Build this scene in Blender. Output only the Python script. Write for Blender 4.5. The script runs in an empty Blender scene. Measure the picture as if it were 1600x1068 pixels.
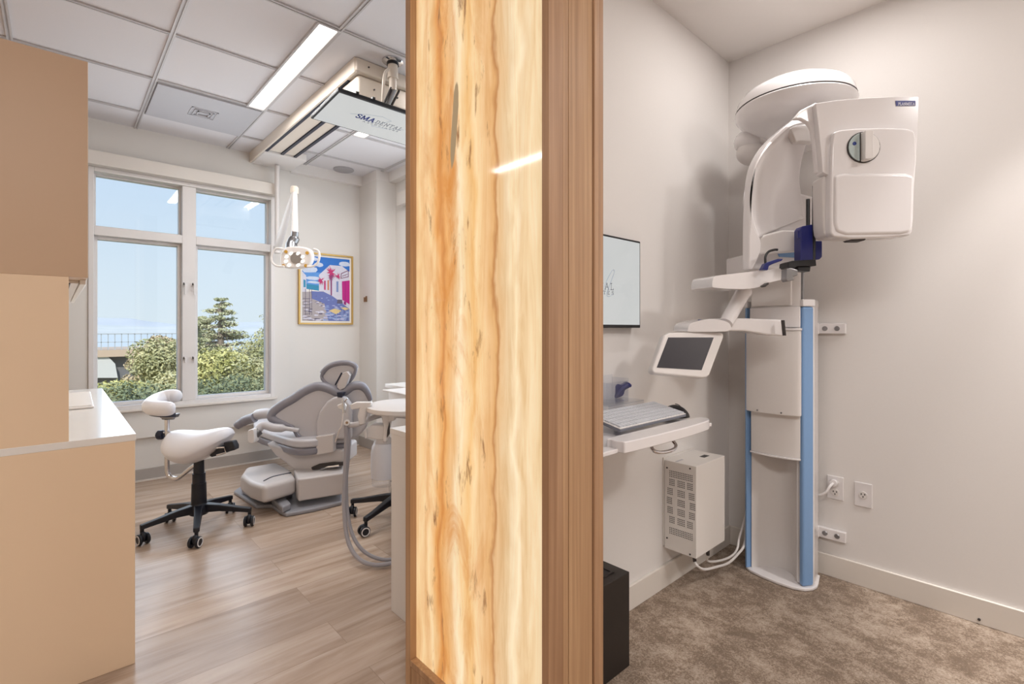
import bpy, bmesh, math, random
from mathutils import Vector, Matrix
random.seed(7)
SC = bpy.context.scene
COL = SC.collection

# ------------------------------------------------------------------ camera
F, HY, CH = 775.0, 513.0, 1.25
_l = math.hypot(845, 775)
FW = Vector((775/_l, 845/_l, 0)); FW = Vector((0.6759, 0.7370, 0)).normalized()
RT = Vector((FW.y, -FW.x, 0)); UP = Vector((0, 0, 1))
cam = bpy.data.cameras.new('camera'); camo = bpy.data.objects.new('camera', cam)
COL.objects.link(camo)
camo.location = (0, 0, CH)
camo.rotation_euler = (math.pi/2, 0, math.atan2(-FW.x, FW.y))
cam.sensor_width = 36; cam.lens = 36*F/1600; cam.shift_y = -21/1600
cam.clip_start = 0.05; cam.clip_end = 9000
SC.camera = camo

# ------------------------------------------------------------------ colour management
SC.view_settings.view_transform = 'Standard'
SC.view_settings.look = 'None'
SC.view_settings.gamma = 1
SC.view_settings.use_curve_mapping = False
SC.view_settings.exposure = 0.0

# ------------------------------------------------------------------ sky, sun
w = bpy.data.worlds.new('sky'); SC.world = w; w.use_nodes = True
nt = w.node_tree; nt.nodes.clear()
wo = nt.nodes.new('ShaderNodeOutputWorld'); bg = nt.nodes.new('ShaderNodeBackground')
tcw = nt.nodes.new('ShaderNodeTexCoord'); sxyz = nt.nodes.new('ShaderNodeSeparateXYZ')
skr = nt.nodes.new('ShaderNodeValToRGB'); nt.links.new(tcw.outputs['Generated'], sxyz.inputs[0]); nt.links.new(sxyz.outputs['Z'], skr.inputs[0])
nt.links.new(skr.outputs[0], bg.inputs[0]); nt.links.new(bg.outputs[0], wo.inputs[0]); bg.inputs[1].default_value = 1.0
def _l(c): return tuple((v/255/12.92 if v <= 10 else ((v/255+.055)/1.055)**2.4) for v in c)+(1,)
_st = [(0, (150, 150, 138)), (.002, (230, 241, 247)), (.10, (224, 238, 249)), (.36, (198, 222, 249)), (1, (130, 175, 232))]
while len(skr.color_ramp.elements) < len(_st): skr.color_ramp.elements.new(.5)
for _e, (_p, _c) in zip(skr.color_ramp.elements, _st): _e.position = _p; _e.color = _l(_c)
sun = bpy.data.lights.new('sun', 'SUN'); sun.energy = 4.2; sun.angle = math.radians(0.6); sun.color = (1, .95, .86)
suno = bpy.data.objects.new('sun', sun); COL.objects.link(suno)
suno.rotation_euler = Vector((-0.35, -0.75, 0.8)).to_track_quat('Z', 'Y').to_euler()

def area(name, loc, sx, sy, power, color=(1, 1, 1), target=None, rot=None, spread=180):
    l = bpy.data.lights.new(name, 'AREA'); l.shape = 'RECTANGLE'; l.size = sx; l.size_y = sy
    l.energy = power; l.color = color; l.spread = math.radians(spread)
    o = bpy.data.objects.new(name, l); COL.objects.link(o); o.location = loc
    if target is not None:
        o.rotation_euler = (Vector(loc)-Vector(target)).to_track_quat('Z', 'Y').to_euler()
    elif rot: o.rotation_euler = rot
    return o
WARM = (1, .965, .94); NEUT = (1, .98, .965); COOL = (.84, .92, 1)
# ceiling lights: visible strips, corridor strip, alcove lamp; fills and spots below are added
area('strip_light_near', (1.07, 3.27, 2.845), .09, 1.3, 15, NEUT)
area('strip_light_far', (1.855, 3.27, 2.845), .09, 1.3, 15, NEUT)
area('strip_light_corridor', (-1.52, 3.0, 2.845), .09, 1.7, 13, NEUT)
area('corridor_fill', (-.3, -.9, 2.84), .6, 1.6, 53, WARM)  # unseen fill lamp, added to brighten the camera-facing sides
area('xray_room_ceiling_light', (2.28, .60, 2.775), .2, .2, 7, WARM)
area('xray_room_back_fill', (2.2, -1.4, 2.775), .4, .4, 31, WARM)  # unseen lamp, added to raise the ambient light in the alcove
sl = bpy.data.lights.new('xray_room_added_spot', 'SPOT'); sl.energy = 42; sl.spot_size = math.radians(68); sl.spot_blend = .45; sl.shadow_soft_size = .05; sl.color = WARM  # unseen spot, added to brighten the right-hand carpet and wall
slo = bpy.data.objects.new('xray_room_added_spot', sl); COL.objects.link(slo); slo.location = (2.42, -.12, 2.77)
sl2 = bpy.data.lights.new('xray_room_added_side_spot', 'SPOT'); sl2.energy = 190; sl2.spot_size = math.radians(44); sl2.spot_blend = .75; sl2.shadow_soft_size = .05; sl2.color = WARM  # added spot; its cone edge draws the diagonal border of the bright carpet patch
slo2 = bpy.data.objects.new('xray_room_added_side_spot', sl2); COL.objects.link(slo2); slo2.location = (2.74, -.33, 2.77)
# area lamps inside the two dental room windows, added to boost daylight
area('window_daylight_boost', (.78, 4.88, 1.50), 1.05, 1.75, 15, COOL, rot=(-math.pi/2, 0, 0))
area('side_window_daylight_boost', (2.54, 3.2, 1.55), 1.8, 2.1, 26, COOL, rot=(math.pi/2, 0, math.pi/2))
SC.cycles.transparent_max_bounces = 32

# ------------------------------------------------------------------ materials
def lin(c):
    r = []
    for v in c:
        v = v/255.
        r.append(v/12.92 if v <= .04045 else ((v+.055)/1.055)**2.4)
    return (*r, 1)
def newmat(name):
    m = bpy.data.materials.new(name); m.use_nodes = True
    n = m.node_tree.nodes; b = n['Principled BSDF']
    return m, m.node_tree, b
def mat(name, rgb, rough=.5, metal=0, bump=0, scale=60, var=.03, coat=0, emit=0, spec=.5):
    m, t, b = newmat(name)
    N, L = t.nodes, t.links
    tc = N.new('ShaderNodeTexCoord'); no = N.new('ShaderNodeTexNoise')
    no.inputs['Scale'].default_value = scale; no.inputs['Detail'].default_value = 3
    L.new(tc.outputs['Object'], no.inputs['Vector'])
    mx = N.new('ShaderNodeMix'); mx.data_type = 'RGBA'
    c = lin(rgb)
    mx.inputs[6].default_value = tuple(max(0, v*(1-var)) for v in c[:3])+(1,)
    mx.inputs[7].default_value = tuple(min(1, v*(1+var)) for v in c[:3])+(1,)
    L.new(no.outputs[0], mx.inputs[0]); L.new(mx.outputs[2], b.inputs['Base Color'])
    b.inputs['Roughness'].default_value = rough; b.inputs['Metallic'].default_value = metal
    b.inputs['Coat Weight'].default_value = coat; b.inputs['Coat Roughness'].default_value = .08
    b.inputs['Specular IOR Level'].default_value = spec
    if emit:
        L.new(mx.outputs[2], b.inputs['Emission Color']); b.inputs['Emission Strength'].default_value = emit
    if bump:
        bp = N.new('ShaderNodeBump'); bp.inputs['Strength'].default_value = bump; bp.inputs['Distance'].default_value = .002
        L.new(no.outputs[0], bp.inputs['Height']); L.new(bp.outputs[0], b.inputs['Normal'])
    return m
def emis(name, rgb, s):
    m, t, b = newmat(name)
    b.inputs['Base Color'].default_value = (.02, .02, .02, 1); b.inputs['Roughness'].default_value = .15; b.inputs['Emission Color'].default_value = lin(rgb)
    b.inputs['Emission Strength'].default_value = s
    return m
def glass(name, tint=(255, 255, 255), refl=1.0):
    m, t, b = newmat(name); N, L = t.nodes, t.links
    N.remove(b); out = [n for n in N if n.type == 'OUTPUT_MATERIAL'][0]
    tr = N.new('ShaderNodeBsdfTransparent'); tr.inputs[0].default_value = lin(tint)
    gl = N.new('ShaderNodeBsdfGlossy'); gl.inputs['Roughness'].default_value = .02
    lw = N.new('ShaderNodeLayerWeight'); lw.inputs[0].default_value = .5
    pw = N.new('ShaderNodeMath'); pw.operation = 'POWER'; pw.inputs[1].default_value = 4; L.new(lw.outputs['Facing'], pw.inputs[0])
    ml = N.new('ShaderNodeMath'); ml.operation = 'MULTIPLY_ADD'; ml.inputs[1].default_value = .5*refl; ml.inputs[2].default_value = .03*refl; L.new(pw.outputs[0], ml.inputs[0])
    mx = N.new('ShaderNodeMixShader')
    L.new(ml.outputs[0], mx.inputs[0]); L.new(tr.outputs[0], mx.inputs[1]); L.new(gl.outputs[0], mx.inputs[2])
    L.new(mx.outputs[0], out.inputs[0])
    return m
def ramp(N, stops, interp='LINEAR'):
    r = N.new('ShaderNodeValToRGB'); r.color_ramp.interpolation = interp
    e = r.color_ramp.elements
    while len(e) < len(stops): e.new(.5)
    for i, (p, c) in enumerate(stops):
        e[i].position = p; e[i].color = c if len(c) == 4 else lin(c)
    return r

def wood_floor():
    m, t, b = newmat('oak_plank_floor'); N, L = t.nodes, t.links
    tc = N.new('ShaderNodeTexCoord')
    br = N.new('ShaderNodeTexBrick'); br.offset = .37; br.offset_frequency = 2
    br.inputs['Scale'].default_value = 1; br.inputs['Brick Width'].default_value = 1.35; br.inputs['Row Height'].default_value = .19
    br.inputs['Mortar Size'].default_value = .0012; br.inputs['Mortar Smooth'].default_value = .2
    br.inputs['Color1'].default_value = (0, 0, 0, 1); br.inputs['Color2'].default_value = (1, 1, 1, 1); br.inputs['Mortar'].default_value = (.5, .5, .5, 1)
    L.new(tc.outputs['Object'], br.inputs['Vector'])
    # per-plank offset for the grain
    ad = N.new('ShaderNodeVectorMath'); ad.operation = 'MULTIPLY_ADD'
    ad.inputs[1].default_value = (3.7, 9.1, 0); 
    L.new(br.outputs['Color'], ad.inputs[0]); L.new(tc.outputs['Object'], ad.inputs[2])
    mp = N.new('ShaderNodeMapping'); mp.inputs['Scale'].default_value = (.9, 9, 1)
    L.new(ad.outputs[0], mp.inputs[0])
    n1 = N.new('ShaderNodeTexNoise'); n1.inputs['Scale'].default_value = 1.6; n1.inputs['Detail'].default_value = 7; n1.inputs['Roughness'].default_value = .62; n1.inputs['Distortion'].default_value = .5
    L.new(mp.outputs[0], n1.inputs['Vector'])
    r = ramp(N, [(.26, (150, 127, 110)), (.40, (182, 159, 140)), (.55, (199, 178, 160)), (.74, (214, 197, 182))])
    L.new(n1.outputs[0], r.inputs[0])
    mx = N.new('ShaderNodeMix'); mx.data_type = 'RGBA'; mx.blend_type = 'MULTIPLY'; mx.inputs[0].default_value = .55
    r2 = ramp(N, [(0, (200, 190, 182)), (1, (255, 252, 248))]); L.new(br.outputs['Color'], r2.inputs[0])
    L.new(r.outputs[0], mx.inputs[6]); L.new(r2.outputs[0], mx.inputs[7])
    mx2 = N.new('ShaderNodeMix'); mx2.data_type = 'RGBA'; mx2.inputs[7].default_value = lin((120, 95, 75))
    mu = N.new('ShaderNodeMath'); mu.operation = 'MULTIPLY'; mu.inputs[1].default_value = .6
    L.new(br.outputs['Fac'], mu.inputs[0]); L.new(mu.outputs[0], mx2.inputs[0]); L.new(mx.outputs[2], mx2.inputs[6])
    L.new(mx2.outputs[2], b.inputs['Base Color'])
    b.inputs['Roughness'].default_value = .27
    bp = N.new('ShaderNodeBump'); bp.inputs['Strength'].default_value = .12; bp.inputs['Distance'].default_value = .002
    L.new(n1.outputs[0], bp.inputs['Height']); L.new(bp.outputs[0], b.inputs['Normal'])
    return m
def carpet_mat():
    m, t, b = newmat('mottled_carpet'); N, L = t.nodes, t.links
    tc = N.new('ShaderNodeTexCoord')
    mp = N.new('ShaderNodeMapping'); mp.inputs['Scale'].default_value = (1.15, .95, 1); mp.inputs['Rotation'].default_value = (0, 0, .1)
    L.new(tc.outputs['Object'], mp.inputs[0])
    n1 = N.new('ShaderNodeTexNoise'); n1.inputs['Scale'].default_value = 5.5; n1.inputs['Detail'].default_value = 12; n1.inputs['Roughness'].default_value = .86
    L.new(mp.outputs[0], n1.inputs['Vector'])
    n2 = N.new('ShaderNodeTexNoise'); n2.inputs['Scale'].default_value = 190; n2.inputs['Detail'].default_value = 2
    L.new(tc.outputs['Object'], n2.inputs['Vector'])
    ma = N.new('ShaderNodeMath'); ma.operation = 'MULTIPLY_ADD'; ma.inputs[1].default_value = .35; L.new(n2.outputs[0], ma.inputs[0]); L.new(n1.outputs[0], ma.inputs[2])
    r = ramp(N, [(.585, (120, 101, 84)), (.65, (138, 118, 100)), (.70, (162, 143, 125)), (.82, (190, 172, 155))])
    L.new(ma.outputs[0], r.inputs[0])
    br = N.new('ShaderNodeTexBrick'); br.offset = .5; br.inputs['Scale'].default_value = 1; br.inputs['Brick Width'].default_value = .95; br.inputs['Row Height'].default_value = .45
    br.inputs['Mortar Size'].default_value = .0015
    br.inputs['Color1'].default_value = (.9, .9, .9, 1); br.inputs['Color2'].default_value = (1, 1, 1, 1); br.inputs['Mortar'].default_value = (.8, .8, .8, 1)
    L.new(tc.outputs['Object'], br.inputs['Vector'])
    mx = N.new('ShaderNodeMix'); mx.data_type = 'RGBA'; mx.blend_type = 'MULTIPLY'; mx.inputs[0].default_value = 1
    L.new(r.outputs[0], mx.inputs[6]); L.new(br.outputs[0], mx.inputs[7]); L.new(mx.outputs[2], b.inputs['Base Color'])
    b.inputs['Roughness'].default_value = .95; b.inputs['Sheen Weight'].default_value = .2; b.inputs['Specular IOR Level'].default_value = .15
    bp = N.new('ShaderNodeBump'); bp.inputs['Strength'].default_value = .7; bp.inputs['Distance'].default_value = .006
    L.new(ma.outputs[0], bp.inputs['Height']); L.new(bp.outputs[0], b.inputs['Normal'])
    return m
def oak_mat(name='rift_oak', dark=(160, 122, 88), light=(198, 161, 123)):
    m, t, b = newmat(name); N, L = t.nodes, t.links
    tc = N.new('ShaderNodeTexCoord')
    mp = N.new('ShaderNodeMapping'); mp.inputs['Scale'].default_value = (95, 95, 1.6); L.new(tc.outputs['Object'], mp.inputs[0])
    n1 = N.new('ShaderNodeTexNoise'); n1.inputs['Scale'].default_value = 1; n1.inputs['Detail'].default_value = 5; n1.inputs['Roughness'].default_value = .6
    L.new(mp.outputs[0], n1.inputs['Vector'])
    mp2 = N.new('ShaderNodeMapping'); mp2.inputs['Scale'].default_value = (14, 14, .5); L.new(tc.outputs['Object'], mp2.inputs[0])
    n2 = N.new('ShaderNodeTexNoise'); n2.inputs['Scale'].default_value = 1; n2.inputs['Detail'].default_value = 2; L.new(mp2.outputs[0], n2.inputs['Vector'])
    ma = N.new('ShaderNodeMath'); ma.operation = 'MULTIPLY_ADD'; ma.inputs[1].default_value = .6; L.new(n1.outputs[0], ma.inputs[0])
    mb = N.new('ShaderNodeMath'); mb.operation = 'MULTIPLY'; mb.inputs[1].default_value = .4; L.new(n2.outputs[0], mb.inputs[0]); L.new(mb.outputs[0], ma.inputs[2])
    r = ramp(N, [(.34, dark), (.5, tuple((a+c)//2 for a, c in zip(dark, light))), (.64, light)])
    L.new(ma.outputs[0], r.inputs[0]); L.new(r.outputs[0], b.inputs['Base Color'])
    b.inputs['Roughness'].default_value = .42
    bp = N.new('ShaderNodeBump'); bp.inputs['Strength'].default_value = .25; bp.inputs['Distance'].default_value = .001
    L.new(n1.outputs[0], bp.inputs['Height']); L.new(bp.outputs[0], b.inputs['Normal'])
    return m
def onyx_mat():
    # backlit translucent onyx, layered veins running vertically; u grows from the far (left) edge to the near (right) edge
    m, t, b = newmat('backlit_onyx'); N, L = t.nodes, t.links
    def math_(op, a, c=None):
        n = N.new('ShaderNodeMath'); n.operation = op
        for i, v in enumerate((a, c)):
            if v is None: continue
            if isinstance(v, (int, float)): n.inputs[i].default_value = v
            else: L.new(v, n.inputs[i])
        return n.outputs[0]
    def noise(sx, sy, sz, scale, detail=3, rough=.5, dist=0, off=0):
        mp = N.new('ShaderNodeMapping'); mp.inputs['Scale'].default_value = (sx, sy, sz); mp.inputs['Location'].default_value = (off, off*1.7, off*.6)
        L.new(tc.outputs['Object'], mp.inputs[0])
        n = N.new('ShaderNodeTexNoise'); n.inputs['Scale'].default_value = scale; n.inputs['Detail'].default_value = detail
        n.inputs['Roughness'].default_value = rough; n.inputs['Distortion'].default_value = dist
        L.new(mp.outputs[0], n.inputs['Vector']); return n.outputs[0]
    tc = N.new('ShaderNodeTexCoord'); sp = N.new('ShaderNodeSeparateXYZ'); L.new(tc.outputs['Object'], sp.inputs[0])
    y, z = sp.outputs['Y'], sp.outputs['Z']
    u = math_('DIVIDE', math_('SUBTRACT', 1.44, y), .605)
    w1 = noise(0, 1.0, 1.5, 2.0, 2, .45)
    w2 = noise(0, 3, 1.6, 5.0, 3, .5, 0, 3.3)
    uw = math_('ADD', u, math_('MULTIPLY', math_('SUBTRACT', w1, .5), .20))
    uw = math_('ADD', uw, math_('MULTIPLY', math_('SUBTRACT', w2, .5), .085))
    pale, cream, tan, orange, brown, grey = (255, 238, 204), (252, 222, 174), (240, 200, 150), (226, 158, 84), (176, 108, 58), (150, 124, 96)
    r = ramp(N, [(0, tan), (.05, cream), (.10, tan), (.135, cream), (.17, (244, 204, 150)), (.21, (236, 176, 108)), (.235, (212, 144, 82)), (.26, (238, 182, 116)), (.33, tan), (.385, pale), (.43, cream),
                 (.49, (244, 200, 138)), (.53, cream), (.60, tan), (.652, (232, 186, 130)), (.672, (196, 142, 92)), (.688, (234, 198, 152)), (.76, (235, 208, 168)), (.81, pale), (.85, (238, 210, 168)), (.92, (248, 226, 188)), (1, (240, 214, 172))])
    L.new(uw, r.inputs[0])
    # fine parallel layering
    fine = noise(0, 26, 2.2, 1.0, 6, .68, 1.0, 1.0)
    rf = ramp(N, [(.3, (232, 212, 184)), (.5, (250, 243, 232)), (.62, (255, 255, 255))]); L.new(fine, rf.inputs[0])
    mx = N.new('ShaderNodeMix'); mx.data_type = 'RGBA'; mx.blend_type = 'MULTIPLY'; mx.inputs[0].default_value = .75
    L.new(r.outputs[0], mx.inputs[6]); L.new(rf.outputs[0], mx.inputs[7])
    # orange clouds, strongest on the left half
    cl = noise(0, 5.5, 1.7, 1.7, 6, .66, .9, 5.0)
    mask = math_('MULTIPLY', math_('SMOOTH_MIN', math_('MAXIMUM', math_('MULTIPLY', math_('SUBTRACT', cl, .50), 5.0), 0), 1),
                 math_('MAXIMUM', math_('SUBTRACT', 1.05, math_('MULTIPLY', math_('ABSOLUTE', math_('SUBTRACT', u, .32), None), 2.6)), 0))
    mx2 = N.new('ShaderNodeMix'); mx2.data_type = 'RGBA'; mx2.clamp_factor = True
    mx2.inputs[7].default_value = lin((214, 140, 66))
    L.new(mask, mx2.inputs[0]); L.new(mx.outputs[2], mx2.inputs[6])
    # brown-grey pockets
    pk = noise(0, 13, 3.2, 2.2, 5, .6, .3, 9.0)
    pm = math_('MULTIPLY', math_('MAXIMUM', math_('MULTIPLY', math_('SUBTRACT', pk, .60), 8), 0), math_('LESS_THAN', math_('ABSOLUTE', math_('SUBTRACT', u, .36), None), .28))
    mx3 = N.new('ShaderNodeMix'); mx3.data_type = 'RGBA'; mx3.clamp_factor = True; mx3.inputs[7].default_value = lin((150, 104, 66))
    L.new(pm, mx3.inputs[0]); L.new(mx2.outputs[2], mx3.inputs[6])
    # the long grey lens near the top left
    du = math_('DIVIDE', math_('SUBTRACT', math_('SUBTRACT', u, .363), math_('MULTIPLY', math_('SUBTRACT', z, 1.87), .16)), .030)
    dz = math_('DIVIDE', math_('SUBTRACT', z, 1.87), .115)
    dd = math_('ADD', math_('MULTIPLY', du, du), math_('MULTIPLY', dz, dz))
    dd = math_('ADD', dd, math_('MULTIPLY', math_('SUBTRACT', w2, .5), 1.5))
    lm = math_('MULTIPLY', math_('MAXIMUM', math_('SUBTRACT', 1, dd), 0), 6)
    mx4 = N.new('ShaderNodeMix'); mx4.data_type = 'RGBA'; mx4.clamp_factor = True; mx4.inputs[7].default_value = lin((163, 140, 108))
    L.new(lm, mx4.inputs[0]); L.new(mx3.outputs[2], mx4.inputs[6])
    col = mx4.outputs[2]
    L.new(col, b.inputs['Emission Color']); b.inputs['Emission Strength'].default_value = .86
    mb = N.new('ShaderNodeMix'); mb.data_type = 'RGBA'; mb.blend_type = 'MULTIPLY'; mb.inputs[0].default_value = 1; mb.inputs[7].default_value = (.3, .3, .3, 1)
    L.new(col, mb.inputs[6]); L.new(mb.outputs[2], b.inputs['Base Color'])
    b.inputs['Roughness'].default_value = .06
    return m

M = {}
M['wall'] = mat('painted_wall', (226, 222, 217), .85, bump=.06, scale=180, var=.015, spec=.2)
M['wallx'] = mat('painted_wall_warm', (231, 227, 224), .8, bump=.06, scale=180, var=.015, spec=.25)
M['ceil'] = mat('ceiling_tile', (222, 219, 221), .95, bump=.25, scale=260, var=.03, spec=.1)
M['ceilx'] = mat('plaster_ceiling', (232, 227, 223), .9, bump=.05, scale=160, var=.01, spec=.2)
M['grid'] = mat('grid_metal', (196, 192, 192), .5)
M['trim'] = mat('white_trim_paint', (226, 219, 211), .45, var=.01)
M['vinyl'] = mat('window_vinyl', (226, 222, 220), .4, var=.01)
M['grey_base'] = mat('grey_rubber_base', (176, 170, 165), .6)
M['floor'] = wood_floor(); M['carpet'] = carpet_mat()
M['oak'] = oak_mat(); M['oak2'] = oak_mat('rift_oak_frame', (150, 112, 82), (186, 148, 114))
M['groove'] = mat('dark_groove', (92, 58, 36), .7)
M['onyx'] = onyx_mat()
M['laminate'] = mat('cream_laminate', (240, 214, 184), .38, var=.012, scale=8)
M['lam_tan'] = mat('tan_laminate', (204, 174, 146), .42, var=.012, scale=8)
M['white_lam'] = mat('white_laminate', (232, 228, 224), .3, var=.01)
M['quartz'] = mat('white_quartz', (238, 236, 234), .12, var=.02, scale=12)
M['gloss'] = mat('glossy_white_enamel', (232, 228, 228), .18, var=.008, coat=.4)
M['satin'] = mat('satin_white_plastic', (226, 221, 218), .38, var=.01)
M['warmwhite'] = mat('warm_white_metal', (224, 212, 198), .4, var=.01)
M['powder'] = mat('white_powder_coat', (230, 225, 220), .5, bump=.05, scale=400, var=.01)
M['blue'] = mat('pale_blue_strip', (128, 164, 208), .35, var=.02)
M['navy'] = mat('navy_plastic', (28, 36, 112), .3, var=.05)
M['black'] = mat('black_plastic', (24, 24, 28), .38, var=.08)
M['blackb'] = mat('blue_black_plastic', (20, 28, 52), .4, var=.08)
M['stoolblk'] = mat('black_nylon', (14, 18, 30), .42, var=.1)
M['dark'] = mat('dark_recess', (60, 54, 52), .6)
M['binblk'] = mat('dark_brown_bin', (38, 32, 30), .45, var=.1, scale=30)
M['chrome'] = mat('polished_chrome', (215, 215, 218), .1, metal=1, var=.01)
M['steel'] = mat('brushed_steel', (150, 150, 152), .3, metal=1, var=.03)
M['upholst'] = mat('light_grey_vinyl_upholstery', (196, 193, 196), .35, bump=.05, scale=220, var=.015)
M['greyup'] = mat('mid_grey_rim', (136, 134, 142), .38, var=.02)
M['shell'] = mat('pale_grey_shell', (205, 199, 197), .4, var=.01)
M['greybase'] = mat('grey_base_plate', (150, 150, 156), .45, var=.03)
M['hose'] = mat('grey_hose', (160, 156, 160), .4, var=.02)
M['stoolup'] = mat('white_stool_vinyl', (218, 216, 220), .28, bump=.04, scale=200, var=.01)
M['screen'] = emis('lit_screen', (212, 214, 213), .84)
M['screenoff'] = mat('dark_touch_screen', (58, 56, 62), .2, var=.02)
M['lamp'] = emis('lamp_diffuser', (255, 250, 242), 3.2)
M['led'] = emis('led', (255, 252, 245), 1.5)
M['amber'] = mat('amber_lens', (196, 150, 60), .2)
M['gold'] = mat('gold_frame', (196, 160, 92), .35, metal=.6)
M['mount'] = mat('white_mat_board', (238, 234, 228), .7)
M['glass'] = glass('window_glass', (250, 253, 255), .8)
M['acrylic'] = glass('clear_acrylic', (248, 249, 251), .8)
M['key'] = mat('light_grey_keys', (206, 208, 214), .4)
M['keydark'] = mat('keyboard_tray', (120, 122, 132), .4)
M['navy_ink'] = mat('navy_ink', (26, 48, 128), .5)
M['grey_ink'] = mat('grey_ink', (92, 98, 112), .5)
M['pale_ink'] = mat('pale_blue_ink', (170, 186, 210), .5)
M['white_ink'] = mat('white_ink', (225, 225, 240), .5)
M['frost'] = mat('frosted_cup_plastic', (214, 214, 220), .3, var=.01)
M['vent'] = mat('diffuser_panel', (186, 184, 188), .5, var=.02)
M['silver'] = mat('silver_knob', (190, 205, 205), .2, metal=.4)
M['brass'] = mat('brown_bracket', (150, 120, 90), .35, metal=.6)

# ------------------------------------------------------------------ geometry helpers
def ray(px, py): return FW + RT*((px-800)/F) + UP*((HY-py)/F)
O = Vector((0, 0, CH))
def W(px, py, d): return O + ray(px, py)*d
def FZ(px, py, z): r = ray(px, py); return O + r*((z-CH)/r.z)
def FX(px, py, x): r = ray(px, py); return O + r*(x/r.x)
def FY(px, py, y): r = ray(px, py); return O + r*(y/r.y)
def PL(px, py, p0, n): r = ray(px, py); return O + r*((Vector(p0)-O).dot(n)/r.dot(n))
def yawn(deg):
    """unit horizontal normal pointing away from the camera, turned by deg"""
    a = math.radians(deg); return (FW*math.cos(a) + RT*math.sin(a)).normalized()
def catmull(pts, n=6, closed=True):
    P = [Vector(p) for p in pts]; k = len(P); out = []
    rng = range(k) if closed else range(k-1)
    for i in rng:
        if closed: a, b, c, d = P[(i-1) % k], P[i], P[(i+1) % k], P[(i+2) % k]
        else: a, b, c, d = P[max(i-1, 0)], P[i], P[i+1], P[min(i+2, k-1)]
        for j in range(n):
            t = j/n
            out.append(.5*((2*b)+(c-a)*t+(2*a-5*b+4*c-d)*t*t+(3*b-a-3*c+d)*t**3))
    if not closed: out.append(P[-1])
    return out

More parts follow.
